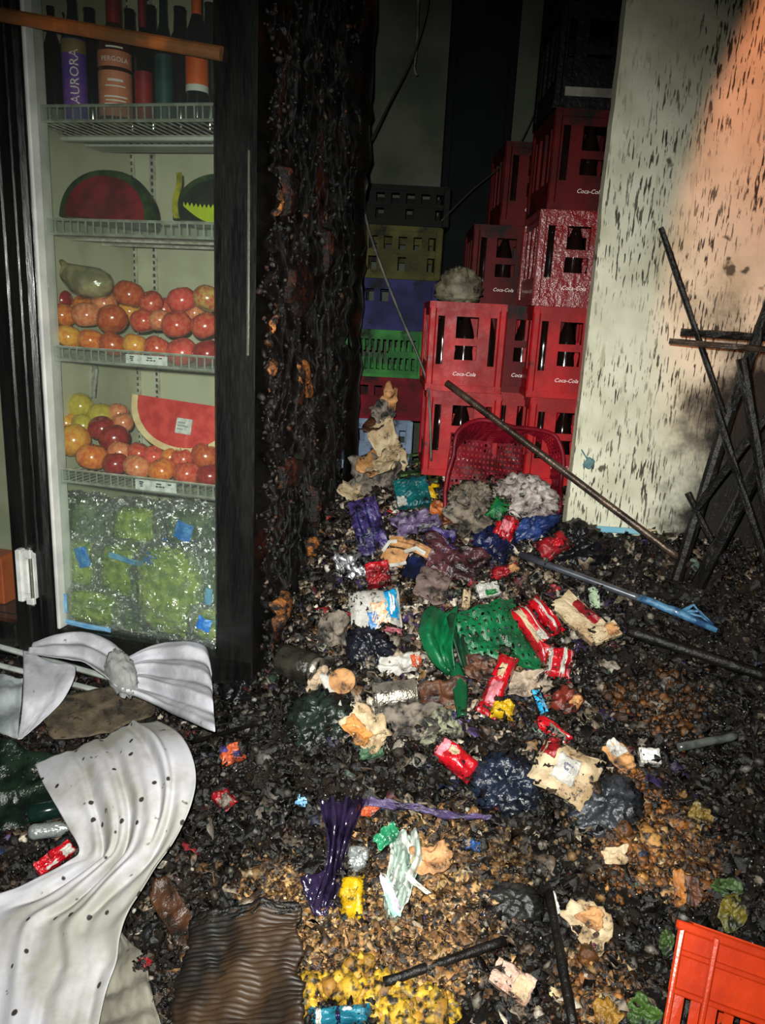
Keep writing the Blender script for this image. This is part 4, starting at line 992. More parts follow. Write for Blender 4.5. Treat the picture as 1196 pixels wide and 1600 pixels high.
obj('melted_side', shift(loft(rows, 24, 30, lambda u, v_: .02*math.sin(u*7)+.012*fbm(u*5, v_*5, 8), .004), Og), m_green, gb, smooth=True)
rows = [(702, 1040, .03, 718, 1038, .03), (708, 1075, .03, 730, 1072, .03), (716, 1122, .02, 728, 1120, .02)]
obj('melted_strip', shift(loft(rows, 8, 20, lambda u, v_: .01*math.sin(u*3), .003), Og), m_green, gb, smooth=True)
rows = [(700, 966, .06, 722, 958, .06), (706, 1000, .07, 726, 1000, .07), (720, 1040, .04, 742, 1040, .04)]
obj('melted_side', shift(loft(rows, 10, 20, lambda u, v_: .015*math.sin(u*5+v_*3), .004), Og), M('basket_green_dark', S(24, 74, 48), S(20, 40, 28), 16, .4, soot=.3), gb, smooth=True)
# orange crate in the bottom right corner
m_or = M('crate_orange', S(188, 54, 14), S(156, 40, 11), 6, .32, bump=.15, bs=30, soot=.06, ss=18)
TL, TR, BL = hit(1062, 1437, .20), hit(1300, 1520, .20), hit(1028, 1640, .07)
xa = (TR-TL).normalized(); za = (TL-BL); za = (za-xa*za.dot(xa)).normalized(); ya = za.cross(xa)
Mo = Matrix((xa, ya, za)).transposed().to_4x4(); Mo.translation = BL
oc = thing('orange_crate', 'bright orange plastic crate tilted in the bottom right corner', 'crate', Mo)
LX = (TR-TL).length; HZ = (TL-BL).dot(za); LX = max(.34, LX); off = (TL-BL).dot(xa)
mb = MB(); t = .006; D = .12
xs = [0, .055, .19, .325, LX]; zs = [0, .06, .50*HZ, .80*HZ, HZ]
mb.box(0, LX, .004, .008, .45*HZ, HZ)                         # recessed face
n = 11
for k in range(n+1):
    x = .02+(LX-.04)*k/n; mb.box(x-.008, x+.008, .002, .009, .04, .46*HZ)
for x in (0.0, .055, .19, LX*.62, LX-.014): mb.rbox(x, x+.010, -.008, .010, 0, HZ, .002)
for z in (0.0, .44*HZ, .74*HZ): mb.rbox(0, LX, -.008, .010, z, z+.010, .002)
mb.rbox(-.006, LX+.006, -.012, .012, HZ-.016, HZ, .003)
for xx in (0, LX-.008):
    mb.box(xx, xx+.008, .01, D, .45*HZ, HZ); mb.box(xx, xx+.008, .01, D, 0, .05)
    for k in range(3): mb.box(xx, xx+.008, .02+k*.038, .035+k*.038, .04, .46*HZ)
mb.box(0, LX, D, D+.008, 0, HZ); mb.box(0.01, LX-.01, .01, D, 0, .006)
vw = (TL-CAM).normalized(); sx2 = vw.dot(xa)/vw.dot(ya)
mb.v = [(x+off*z/HZ+max(0, y)*(sx2+.15), y-.03*(x/LX)*(1-x/LX)*4*(z/HZ), z-.014*math.sin(min(1, x/LX)*3.1)*(z/HZ)) for x, y, z in mb.v]
obj('crate_body', mb, m_or, oc)
# ================================================================ packets, cartons and scraps in the heap
def D(name, a, b=None, rough=.35, soot=.22, **kw): return M(name, S(*a), S(*(b or [int(c*.75) for c in a])), kw.pop('s', 20), rough, soot=soot*1.15+.10, ss=kw.pop('ss', 30), bump=kw.pop('bump', .7), bs=kw.pop('bs', 34), **kw)
m_pred = D('pack_red', (184, 18, 30), (146, 12, 24), .22, .14, coat=.5); m_pdred = D('pack_dark_red', (140, 22, 30), None, .35, .3)
m_cream = D('card_cream', (190, 172, 140), (160, 134, 100), .65, .18); m_card = D('card_brown', (190, 140, 88), (140, 96, 58), .65, .22)
m_white = D('pack_white', (186, 184, 178), (158, 154, 146), .45, .16); m_pinkp = D('pack_pink', (226, 128, 140), None, .35, .08)
m_pyel = D('pack_yellow', (196, 158, 16), (160, 124, 14), .3, .2); m_pblue = D('pack_cyan', (30, 160, 205), (20, 124, 176), .3, .08)
m_navy = D('plastic_navy', (26, 34, 72), (14, 18, 40), .22, .2); m_pur = D('plastic_purple', (68, 54, 112), (44, 36, 76), .3, .3)
m_bag_k = D('bag_black', (20, 20, 24), (10, 10, 12), .22, .0); m_bag_g = D('bag_grey', (52, 56, 62), (30, 32, 36), .3, .2)
m_tealp = D('pack_teal', (14, 92, 96), (10, 66, 70), .3, .15); m_pgreen = D('pack_green', (36, 120, 60), (24, 84, 44), .35, .2)
m_foil = D('foil', (190, 190, 194), (120, 120, 126), .2, .3, metal=.7, s=50); m_biscuit = D('biscuit_print', (206, 150, 110), (232, 214, 190), .4, .0, s=90)
m_brown = D('burnt_brown', (92, 56, 36), (50, 30, 20), .5, .25); m_ash = D('ash_grey', (120, 110, 98), (70, 62, 54), .7, .3)
m_clear = film_mat('clear_plastic', (.88, .92, .9, 1), clear=.7, rough=.12, bump=.8, bs=40, white=.22)
m_orange = D('pack_orange', (184, 86, 50), (150, 60, 34), .35, .2)

# --- large printed packets
pack('snack_pack', 'white biscuit pack with blue corner labels and a biscuit picture', 'packet', 587, 957, 78, 74, -6, m_white, .022, seed=1, crumple=.25, k=.9, h=.05,
     panels=[('biscuit_picture', -.15, .55, -.85, .35, m_biscuit), ('label', .42, .93, -.45, .88, m_pblue), ('print_line', .62, .68, -.25, .7, m_txt), ('print_line', .74, .78, -.1, .6, m_txt), ('label', -.30, .12, -.92, -.05, D('pack_mid_blue', (70, 130, 190), None, .3, .08))],
     )
pack('biscuit_pack', 'long red and cream striped pack right of the green basket', 'packet', 838, 992, 108, 34, 56, m_pred, .026, seed=2, crumple=.2, k=.8, h=.06,
     panels=[('stripe', -.92, .30, -.62, -.10, m_cream), ('stripe', -.95, .55, .30, .46, m_white), ('badge', .0, .28, -.34, .20, m_white)])
pack('biscuit_pack', 'short red and white pack end below the striped one', 'packet', 873, 1038, 50, 44, 100, m_pred, .03, seed=3, crumple=.5, k=.8, h=.05,
     panels=[('stripe', -.9, .9, -.85, -.5, m_white), ('stripe', -.9, .9, .2, .5, m_white), ('stripe', -.9, .9, .75, .95, m_pinkp)])
pack('biscuit_pack', 'red pack with one thin white line beside the cream carton', 'packet', 852, 962, 70, 24, 52, m_pred, .028, seed=4, crumple=.3, k=.8, h=.075, panels=[('stripe', -.9, .9, -.2, .06, m_white)])
pack('biscuit_pack', 'rounded red pack with a pink label standing below the green basket', 'packet', 778, 1070, 100, 34, 112, m_pred, .032, seed=5, crumple=.15, k=.9, h=.06,
     panels=[('label', .02, .75, -.6, .5, m_pinkp), ('sticker', -.55, -.1, -.35, .25, m_cream)])
pack('biscuit_pack', 'red pack with a pink end and cream sticker lying below the ash', 'packet', 713, 1187, 74, 40, 38, m_pred, .028, seed=6, crumple=.3, k=.8, h=.04,
     panels=[('label', -.95, -.5, -.75, .75, m_pinkp), ('sticker', -.42, .0, -.05, .55, m_cream)])
pack('candy_pack', 'thin torn red and white wrapper above the pale paper pouch', 'packet', 866, 1143, 66, 22, 36, m_pred, .014, seed=7, crumple=.6, k=.7, h=.035, panels=[('stripe', -.3, .7, -.6, .3, m_ash)])
pack('paper_pouch', 'pale scorched pouch with faded print and a red rim', 'packet', 884, 1206, 104, 84, 28, m_cream, .024, seed=8, crumple=.3, k=.8, h=.04,
     panels=[('rim', -.98, -.5, .15, .95, m_pdred), ('print_field', -.35, .35, -.55, .5, m_white), ('print_mark', -.08, .14, -.12, .18, D('print_slate', (120, 116, 134), None, .5, .1))])
pack('torn_carton', 'torn cream carton with a red inner face beside the striped pack', 'carton', 906, 968, 88, 38, 42, m_cream, .022, 'box', seed=9, crumple=.25, k=.7, h=.05, panels=[('red_face', -.5, .55, .2, .95, m_pdred)])
pack('torn_carton', 'small cream carton flap at the end of the torn carton', 'carton', 946, 990, 44, 26, -20, m_cream, .012, 'box', seed=10, crumple=.4, k=.6, h=.04, panels=[('flap', .1, .9, -.8, .8, m_card)])
pack('yellow_sachet', 'yellow sachet with a clear crimped top in the beige meal', 'sachet', 550, 1402, 70, 42, 92, m_pyel, .020, seed=11, crumple=.25, k=.8, h=.035, panels=[('print_mark', -.2, .3, -.4, .35, D('print_mustard', (186, 150, 20), None, .4, .3))])
pack('sachet_top', 'clear plastic neck above the yellow sachet', 'film', 560, 1342, 40, 36, 95, m_clear, .016, seed=12, crumple=.5, k=.8, h=.03)
pack('yellow_packet', 'small yellow packet next to the red basket', 'packet', 674, 768, 27, 23, 100, m_pyel, .012, seed=13, crumple=.3, k=1.0, h=.03, panels=[('print_mark', -.3, .3, -.4, .3, D('print_amber', (200, 150, 20), None, .4, .0))])
pack('yellow_packet', 'crumpled yellow packet at the foot of the rounded red pack', 'packet', 786, 1110, 38, 28, 10, m_pyel, .020, seed=14, crumple=.8, k=.7, h=.03)
pack('teal_box', 'dark teal box wedged under the small green tray', 'box', 644, 774, 52, 44, -8, m_tealp, .03, 'box', seed=15, crumple=.2, k=1.0, h=.03, panels=[('white_corner', -.95, -.4, -.95, -.25, m_white)])
pack('purple_carton', 'purple carton with darker lines leaning by the burnt fridge side', 'carton', 577, 828, 88, 46, 76, m_pur, .03, 'box', seed=16, crumple=.3, k=1.0, h=.04,
     panels=[('stripe', -.7, .9, -.55, -.45, m_navy), ('stripe', -.7, .9, .1, .2, m_navy), ('stripe', .3, .4, -.9, .9, m_navy)])
pack('red_tin', 'small dark red box above the biscuit pack', 'box', 592, 901, 36, 34, -10, m_pdred, .03, 'box', seed=17, crumple=.2, k=.9, h=.05, panels=[('lid', -.95, .95, .5, .95, m_pred)])
pack('red_packet', 'red crumpled packet in the mouth of the red basket', 'packet', 790, 824, 34, 40, 20, m_pred, .018, seed=18, crumple=.6, k=.9, h=.06, panels=[('label', -.4, .5, -.5, .4, m_pinkp)])
pack('green_packet', 'small dark green packet in front of the red basket', 'packet', 779, 795, 26, 36, 25, m_pgreen, .016, seed=19, crumple=.5, k=.9, h=.08, panels=[('label', -.4, .4, -.5, .4, m_green)])
pack('orange_wrapper', 'orange and purple sweet wrapper by the burnt fridge corner', 'packet', 364, 1178, 42, 30, -20, m_orange, .014, seed=20, crumple=.8, k=.7, h=.035, panels=[('label', -.9, -.2, .1, .9, m_pur), ('label', .2, .8, -.8, -.2, m_pur)])
pack('red_box', 'red and white box end poking out beneath the white cloth', 'box', 86, 1345, 66, 22, -36, m_pred, .02, 'box', seed=21, crumple=.3, k=.7, h=.03, panels=[('white_edge', .4, .95, -.95, .3, m_white), ('white_edge', -.6, .0, -.98, -.6, m_white)])
pack('cyan_strip', 'cyan plastic strip right of the yellow crumpled packet', 'strip', 844, 1097, 38, 12, 68, m_pblue, .006, 'box', seed=22, crumple=.5, k=.9, h=.05, panels=[('edge', -.8, .8, .2, .8, m_lblue)])
pack('white_block', 'small white rectangular block on the dark ash', 'block', 1014, 1186, 32, 24, 2, m_white, .022, 'box', seed=23, crumple=.15, k=.6, h=.03, panels=[('face', -.8, .8, -.7, .7, m_whitepl)])
pack('blue_wrapper', 'small bright blue wrapper among the beige scraps', 'packet', 738, 1322, 28, 16, 10, D('wrap_blue', (40, 76, 130), (28, 54, 100), .3, .1), .010, seed=24, crumple=.7, h=.03)
pack('blue_wrapper', 'tiny light blue wrapper scrap on the black ash left of the purple film', 'packet', 473, 1252, 22, 18, 20, m_blul, .008, seed=25, crumple=.7, h=.03)
pack('teal_packet', 'teal and white packet cut by the bottom picture edge', 'packet', 532, 1588, 96, 36, -4, D('pack_aqua', (30, 108, 128), (18, 82, 104), .3, .15), .02, seed=26, crumple=.4, k=.9, h=.035, panels=[('white_edge', -.75, -.6, -.9, .9, m_white), ('white_edge', .1, .4, .3, .7, m_whl), ('label', -.1, .0, -.8, .8, m_navy)])
pack('white_tub', 'white and green little tub among purple scraps below the basket', 'tub', 762, 926, 34, 22, -12, m_white, .022, 'box', seed=27, crumple=.25, k=.7, h=.04, panels=[('green_side', -.4, .6, -.9, -.1, m_pgreen)])
pack('white_tub', 'thin cream carton edge left of the little tub', 'tub', 728, 938, 12, 30, 10, m_cream, .016, 'box', seed=28, crumple=.25, k=.7, h=.04)
pack('pale_ticket', 'pale green paper ticket hanging from the grey pole', 'paper', 929, 934, 32, 16, 84, D('ticket', (160, 180, 150), (120, 140, 116), .6, .1), .003, 'box', seed=29, crumple=.5, k=1.0, h=.06)
pack('pink_wrapper', 'pinkish red wrapper strip under the biscuit pack', 'packet', 615, 985, 36, 10, 14, D('wrap_rose', (150, 74, 84), None, .4, .2), .008, seed=30, crumple=.4, h=.04)
pack('red_wrapper', 'red wrapper with a brown paper corner left of the grey pole', 'packet', 790, 893, 46, 22, -14, m_pdred, .014, seed=31, crumple=.7, k=.8, h=.05, panels=[('paper_corner', .2, .9, -.7, .5, m_card)])
pack('maroon_packet', 'maroon glossy packet beside the black bag', 'packet', 866, 853, 50, 34, -30, m_pdred, .02, seed=32, crumple=.6, k=.8, h=.06, panels=[('label', -.1, .5, -.5, .3, m_pred)])
pack('maroon_packet', 'brown-red packet right of the cyan strip', 'packet', 886, 1096, 44, 44, 30, D('pack_rust', (120, 44, 32), (84, 32, 24), .4, .25), .02, seed=33, crumple=.6, k=.6, h=.03, panels=[('paper_corner', .3, .95, -.3, .6, m_card)])
pack('pink_carton', 'pinkish grey torn carton at the bottom centre right', 'carton', 800, 1535, 70, 42, 34, D('card_pinkish', (196, 166, 150), (160, 124, 104), .6, .22), .014, 'box', seed=34, crumple=.5, h=.03, panels=[('torn_face', .1, .9, -.8, .7, m_cream)])
pack('crimson_wrapper', 'crimson wrapper bit under the cloth edge at lower left', 'packet', 226, 1504, 18, 22, 20, m_pdred, .010, seed=35, crumple=.6, h=.03)
pack('crimson_wrapper', 'dark crimson wrapper on the black ash right of the white cloth', 'packet', 350, 1248, 34, 36, 60, m_pdred, .016, seed=36, crumple=.7, h=.03, panels=[('paper_corner', .2, .9, -.5, .6, m_ash)])

# --- torn card and paper
scrap('torn_card', 'pale torn cardboard with green stain at lower right', 'cardboard', 922, 1446, 84, 54, 52, m_cream, 1, .1, .012, .45, extra=('torn_layer', -.05, .1, .5, .6, m_card))
scrap('torn_card', 'brown and white folded card scrap beside the white block', 'cardboard', 968, 1182, 60, 30, 48, m_card, 2, .15, .010, .3, extra=('white_ply', -.2, .05, .5, .7, m_white))
scrap('torn_card', 'small cream card triangle in the orange-brown mush', 'cardboard', 962, 1336, 40, 28, -10, m_cream, 3, .1, .008, .5)
scrap('round_lid', 'round scorched brown lid near the burnt fridge corner', 'lid', 535, 1064, 42, 40, 10, m_card, 4, .0, .003, .06, sq=False, k=1.0, h=.05)
scrap('white_strip', 'white paper edge strip beside the round brown lid', 'paper', 517, 1078, 58, 12, 62, m_white, 5, .05, .004, .2, k=.9, h=.05)
scrap('torn_card', 'beige torn paper left of the round brown lid', 'paper', 500, 1066, 30, 50, 20, D('card_beige', (178, 156, 130), None, .7, .25), 6, .1, .01, .3)
scrap('foam_tray', 'cream foam tray pieces with an orange-brown scorched side', 'tray', 575, 1140, 78, 54, 42, m_cream, 7, .15, .02, .35, k=.8, h=.04, extra=('scorched_side', -.1, -.3, .6, .5, D('foam_orange', (196, 130, 62), None, .6, .2)))
scrap('green_scrap', 'dull green scrap under the foam tray', 'scrap', 580, 1178, 36, 20, -8, D('scrap_green', (60, 92, 66), None, .5, .2), 8, .1, .01, .3)
scrap('foam_tray', 'grey-white ash-caked scrap right of the foam tray', 'scrap', 648, 1130, 50, 84, 86, m_ash, 9, .1, .018, .4)
scrap('torn_card', 'grey-green caked paper scrap above the lying red pack', 'paper', 690, 1140, 60, 50, 10, D('paper_sage', (136, 136, 112), (96, 96, 80), .7, .3), 10, .1, .018, .45)
scrap('paper_wad', 'white paper wad above the metal can', 'paper', 626, 1040, 60, 30, -8, m_white, 11, .2, .016, .4, extra=('orange_edge', .4, 0, .25, .6, m_orange))
scrap('paper_wad', 'pale wet paper between the two rounded red packs', 'paper', 826, 1070, 40, 70, 75, D('paper_taupe', (176, 156, 136), None, .6, .2), 12, .2, .02, .4)
scrap('brown_sheet', 'burnt brown sheet left of the green strip', 'sheet', 690, 1085, 46, 76, 80, m_brown, 13, .1, .012, .3)
scrap('brown_sheet', 'burnt brown flap covering the lower edge of the green basket', 'sheet', 752, 1045, 54, 40, 10, m_brown, 14, .2, .012, .3, h=.06)
scrap('brown_sheet', 'curved dark brown board right of the white cloth', 'board', 272, 1425, 110, 46, 60, D('board_dark', (70, 44, 28), (44, 28, 18), .35, .2), 15, .1, .006, .12)
scrap('grey_sheet', 'mauve-grey scorched card below the folded cardboard box', 'card', 676, 915, 54, 48, 20, D('card_mauve', (112, 92, 86), None, .6, .25), 16, .05, .006, .25)
scrap('foil_wad', 'silver crumpled foil left of the purple carton', 'foil', 549, 886, 40, 46, 70, m_foil, 17, .2, .02, .4, k=.9, h=.05)
scrap('foil_wad', 'white ashy crumple at the foot of the burnt fridge side', 'scrap', 522, 985, 50, 44, 110, m_ash, 18, .2, .02, .45, k=.9, h=.05)
scrap('white_petal', 'grey-white paper petal near the charred stick', 'paper', 868, 1412, 34, 10, 74, m_white, 19, .1, .004, .4)
scrap('ochre_peel', 'ochre fruit peel at the right edge of the ash', 'peel', 1142, 1428, 46, 52, 30, D('peel_ochre', (108, 94, 34), (60, 66, 26), .4, .25), 20, .35, .014, .3, sq=False, h=.03)
scrap('green_leaf', 'dull green leaf above the ochre peel', 'leaf', 1136, 1388, 50, 30, 10, D('leaf_green', (52, 76, 32), (34, 52, 24), .5, .25), 21, .2, .01, .35, sq=False)
scrap('green_leaf', 'green leaf scrap at the bottom edge beside the orange crate', 'leaf', 1004, 1582, 54, 50, 30, D('leaf_bright', (62, 92, 32), (36, 58, 22), .45, .2), 22, .2, .012, .35, sq=False)
scrap('green_leaf', 'small green leaf left of the orange crate corner', 'leaf', 1042, 1474, 26, 46, 20, D('leaf_mid', (52, 74, 30), (34, 50, 22), .45, .25), 23, .2, .012, .35, sq=False)
scrap('ochre_peel', 'mustard peel at the bottom edge right of the charred stick', 'peel', 948, 1585, 50, 44, 50, D('peel_mustard', (140, 102, 30), (98, 68, 24), .45, .2), 24, .3, .014, .3, sq=False)
scrap('amber_scrap', 'yellow-brown scrap on the dark ash at far right', 'scrap', 1095, 1275, 40, 32, 20, D('scrap_amber', (110, 88, 32), (74, 52, 22), .4, .3), 25, .3, .014, .35, sq=False)
scrap('orange_leaf', 'orange-brown charred card standing in the mush', 'cardboard', 1062, 1388, 60, 20, 88, D('card_amber', (170, 108, 46), (120, 70, 30), .5, .2), 26, .1, .006, .2, k=.9)
scrap('rust_card', 'rust-brown charred card right of the standing one', 'cardboard', 1082, 1392, 50, 26, 80, m_brown, 27, .1, .006, .25, k=.9)
scrap('tan_scrap', 'tan torn card at the right end of the beige meal', 'cardboard', 672, 1345, 62, 46, -10, D('card_tan', (190, 142, 96), (150, 106, 66), .65, .2), 28, .1, .012, .4, h=.035)
scrap('green_sheet', 'dark green wet plastic sheet at the left edge below the cloth tail', 'sheet', 28, 1240, 150, 150, 20, D('sheet_green_black', (30, 44, 34), (16, 24, 20), .18, .1), 29, .05, .02, .25, h=.02)
scrap('brown_sheet', 'brown muddy board between the two white cloths', 'board', 160, 1108, 170, 70, -14, D('board_mud', (86, 74, 56), (54, 46, 36), .7, .2), 30, .02, .008, .15, k=.3, h=.035)
scrap('orange_scrap', 'small orange-brown scrap beside the purple strip', 'scrap', 578, 1266, 26, 18, -20, m_orange, 31, .2, .006, .4)
scrap('purple_scrap', 'purple crumpled scrap behind the folded cardboard box', 'scrap', 690, 846, 38, 46, 80, m_pur, 32, .2, .016, .4, k=.9, h=.05)
scrap('purple_scrap', 'greyish purple crumpled film above the cardboard box', 'scrap', 646, 822, 64, 40, -20, D('film_mauve', (112, 96, 130), (74, 60, 90), .3, .3), 33, .2, .02, .45, k=.9, h=.05)
scrap('burnt_pack', 'orange-brown burnt packet above the purple scrap', 'packet', 692, 803, 40, 34, 10, D('pack_burnt_orange', (170, 92, 34), (104, 50, 22), .4, .25), 34, .15, .012, .25, k=1.0, h=.05)
scrap('grey_scrap', 'grey-brown crumpled paper below the red basket mouth', 'paper', 733, 812, 54, 60, 60, D('paper_grey', (128, 116, 102), (84, 74, 64), .7, .3), 35, .2, .022, .4, k=.9, h=.05)
scrap('grey_scrap', 'dark mauve scorched film in the middle below the purple scraps', 'film', 708, 872, 90, 60, 20, D('film_maroon', (84, 46, 52), (48, 28, 32), .25, .25), 36, .1, .022, .4, k=.8, h=.03)
scrap('teal_hook', 'tiny teal plastic hook stuck to the white board', 'hook', 919, 724, 8, 8, 0, M('hook_teal', S(90, 130, 130), rough=.5), 37, 0, .001, .2)
bpy.data.objects.remove(bpy.data.objects['teal_hook'])
hk = atY(921, 724, BY-.012)
root = thing('teal_hook', 'tiny teal plastic hook stuck to the white board', 'hook', Matrix.Translation(hk))
m_hook = M('hook_teal2', S(96, 132, 132), S(70, 106, 110), 40, .5)
obj('hook_plate', MB().rbox(-.014, .014, -.004, .011, -.018, .018, .004, Matrix.Rotation(.5, 4, 'Y')), m_hook, root)
obj('hook_stem', MB().tube([(-.008, 0, .014), (-.02, 0, .030), (-.03, 0, .044)], .0025, 6), m_hook, root)
# light blue strip across the foot of the board
A, B = atY(872, 823, BY-.014), atY(1012, 832, BY-.014)
bs_ = thing('blue_strip', 'thin light blue strip fixed across the foot of the white board', 'strip', Matrix.Translation(A))
d = B-A; L = d.length; ang = math.atan2(d.z, d.x)
obj('strip_body', MB().rbox(0, L, 0, .010, -.010, .010, .003, Matrix.Rotation(-ang, 4, 'Y')), M('strip_blue', S(96, 168, 200), S(130, 178, 190), 6, .4), bs_)
obj('strip_end', MB().rbox(L, L+.03, .001, .009, -.008, .012, .003, Matrix.Rotation(-ang, 4, 'Y')), m_cream, bs_)

# --- opened cardboard box with white rims
cbx = thing('cardboard_box', 'small opened cardboard box with white torn rims', 'box', frame(632, 876, 20, .9, .05)[0])
_, sl, sw = frame(632, 876, 20, .9, .05); L, W = 66*sl, 56*sw
obj('box_back', MB().grid(lambda u, v_: ((u-.5)*L, W*.18+.3*W*v_, .02+.02*math.sin(u*3)+.004*fbm(u*4, v_*4, 1)), 12, 8, .003), m_card, cbx)
obj('box_front', MB().grid(lambda u, v_: (-L*.48+L*.55*u, -W*.5+.5*W*v_+.2*W*u, .03+.01*math.sin(u*4)), 12, 8, .003), m_card, cbx)
obj('box_side', MB().grid(lambda u, v_: (L*.10+.42*L*u, -W*.45+.6*W*v_, .012+.012*u), 8, 8, .003), m_navy, cbx)
obj('white_rim', MB().tube([(-L*.5, -W*.1, .035), (-L*.44, W*.2, .04), (-L*.3, W*.3, .035)], .006, 6, .2), m_white, cbx)
obj('white_rim', MB().tube([(-L*.18, -W*.42, .042), (0, -W*.32, .044), (L*.14, -W*.2, .042)], .006, 6, .2), m_white, cbx)
obj('white_rim', MB().tube([(0, W*.06, .045), (L*.22, W*.24, .05), (L*.45, W*.22, .042)], .007, 6, .2), m_white, cbx)
# --- stack of charred curled pages by the fridge
cp = thing('charred_book', 'stack of charred curled pages standing by the burnt fridge side', 'paper stack', frame(592, 745, 0, .9, .02)[0])
_, sl, sw = frame(592, 745, 0, .9, .02)
for i, (dx, dy, l, w_, rot, cc) in enumerate([(0, -6, 66, 50, 10, m_ash), (-20, -36, 50, 46, -20, m_cream), (10, -30, 60, 40, 30, m_ash), (6, 6, 44, 70, -15, m_card), (14, 30, 40, 60, 25, m_cream), (-6, 60, 34, 50, 10, m_brown), (8, 92, 28, 52, -8, m_card), (18, -10, 50, 34, 60, m_cream), (2, 70, 30, 30, 40, m_ash)]):
    obj('page', sheet_mb(l*sl, w_*sw, i+.4, .25, .012, .4, .002), cc, cp, smooth=True, M=Matrix.Translation((dx*sl, dy*sw, .03+.012*i)) @ Matrix.Rotation(R(rot), 4, 'Z') @ Matrix.Rotation(R(25*(-1)**i), 4, 'X'))
# --- little green lattice tray
q = [hit(628, 712, .03), hit(686, 704, .03), hit(688, 752, .03), hit(622, 758, .03)]
tr = thing('green_tray', 'small dark green slotted tray behind the yellow packet', 'tray', Matrix.Translation(q[3])); Ot = q[3].copy()
solid(obj('tray_face', lattice(lambda u, v_: q[0]*(1-u)*(1-v_)+q[1]*u*(1-v_)+q[2]*u*v_+q[3]*(1-u)*v_-Ot, 4, 3, .66), D('tray_moss', (70, 104, 34), (44, 70, 26), .4, .3), tr), .008)
solid(obj('tray_side', MB().grid(lambda u, v_: (q[3]*(1-u)+q[2]*u)-Ot+Vector((0, -.02, -.06*v_)), 6, 3, .006), D('tray_moss_dark', (36, 52, 26), None, .4, .3), tr), .002)
# --- cans and bottles
def cyl(name, label, cat, px, py, lpx, wpx, ang, mb_mats, k=.4, h=.03):
    Mx, sl, sw = frame(px, py, ang, k, h); root = thing(name, label, cat, Mx); L, r = lpx*sl, wpx*sw/2
    Rm = Matrix.Rotation(R(90), 4, 'Y')
    for nm, prof, mt in mb_mats(L, r): obj(nm, MB().lathe(prof, 24, Rm), mt, root, smooth=True)
    return root
m_tin = D('tin_metal', (176, 170, 156), (110, 104, 94), .22, .25, metal=.7)
cyl('metal_can', 'dented grey metal can lying in the ash below the green basket', 'can', 617, 1088, 66, 46, -6, lambda L, r: [('can_body', [(r*.94, -L/2), (r, -L/2+.004), (r*.95, -L*.3), (r*.99, 0), (r*.94, L*.2), (r, L/2-.004), (r*.94, L/2)], m_tin),
    ('can_rim', [(r*1.03, L/2-.006), (r*1.05, L/2-.002), (r*1.03, L/2+.002)], m_tin), ('can_rim', [(r*1.03, -L/2-.002), (r*1.05, -L/2+.002), (r*1.03, -L/2+.006)], m_tin)])
cyl('plastic_bottle', 'clear crushed bottle lying at the left below the cloth corner', 'bottle', 78, 1297, 64, 20, -6, lambda L, r: [('bottle_body', [(r*.8, -L/2), (r, -L/2+.01), (r*.92, 0), (r, L*.25), (r*.45, L*.42), (r*.45, L/2)], m_clear), ('cap', [(r*.55, L/2-.004), (r*.55, L/2+.012)], m_white)])
cyl('green_bottle', 'dark green bottle lying near the cloth corner at left', 'bottle', 80, 1265, 70, 26, -12, lambda L, r: [('bottle_body', [(r*.9, -L/2), (r, -L/2+.01), (r, L*.18), (r*.42, L*.36), (r*.40, L/2)], m_gl['green']), ('cap', [(r*.48, L/2-.012), (r*.48, L/2+.004)], m_tin)])
cyl('glass_jar', 'dark scorched jar lying left of the round brown lid', 'jar', 470, 1040, 60, 50, 20, lambda L, r: [('jar_body', [(r*.9, -L/2), (r, -L/2+.008), (r, L*.3), (r*.8, L*.4)], D('jar_dark', (52, 50, 44), (30, 28, 24), .2, .2)), ('lid', [(r*.86, L*.38), (r*.86, L/2)], m_tin)])
# --- plastic bags and films
bagblob('black_bag', 'black plastic bag at the foot of the white board', 'bag', 900, 858, 84, 70, 30, m_bag_k, 1, .06, .3)
bagblob('navy_bag', 'navy blue plastic crumple below the red basket', 'bag', 770, 850, 60, 92, 10, m_navy, 2, .035, .32, 3.0)
bagblob('navy_bag', 'blue plastic crumple between red packet and black bag', 'bag', 834, 826, 70, 34, -24, D('plastic_blue', (40, 62, 120), (24, 34, 74), .25, .2), 3, .04, .35, 3.0)
bagblob('navy_bag', 'blue-black plastic bag left of the pale paper pouch', 'bag', 792, 1226, 92, 84, 20, D('plastic_blue_black', (30, 38, 54), (16, 20, 28), .2, .15), 4, .04, .35, 3.2)
bagblob('grey_bag', 'dark grey plastic bag below the pale paper pouch', 'bag', 945, 1262, 100, 84, -30, m_bag_g, 5, .035, .3, 3.2)
bagblob('black_bag', 'black plastic crumple under the biscuit pack', 'bag', 578, 1018, 70, 56, 40, D('bag_ink', (30, 32, 42), (14, 15, 20), .2, .1), 6, .045, .35, 3.2)
bagblob('grey_bag', 'crumpled white plastic bag spilling from the red basket', 'bag', 822, 780, 84, 48, 20, D('bag_white', (176, 166, 160), (120, 106, 104), .3, .25), 7, .06, .38, 3.0, h=.05)
bagblob('grey_bag', 'grey-brown paper bag in front of the red basket', 'bag', 735, 782, 60, 40, -10, D('bag_taupe', (122, 112, 96), (84, 74, 62), .5, .3), 8, .05, .38, 3.0, h=.02)
bagblob('black_bag', 'shiny black plastic over the lower fridge corner', 'bag', 378, 1075, 70, 60, 70, m_bag_k, 9, .03, .35, 3.0)
bagblob('dark_lump', 'black charred lump below the round brown lid', 'lump', 500, 1130, 80, 90, 30, D('lump_green_black', (34, 44, 38), (16, 18, 16), .25, .2), 10, .05, .35, 3.0)
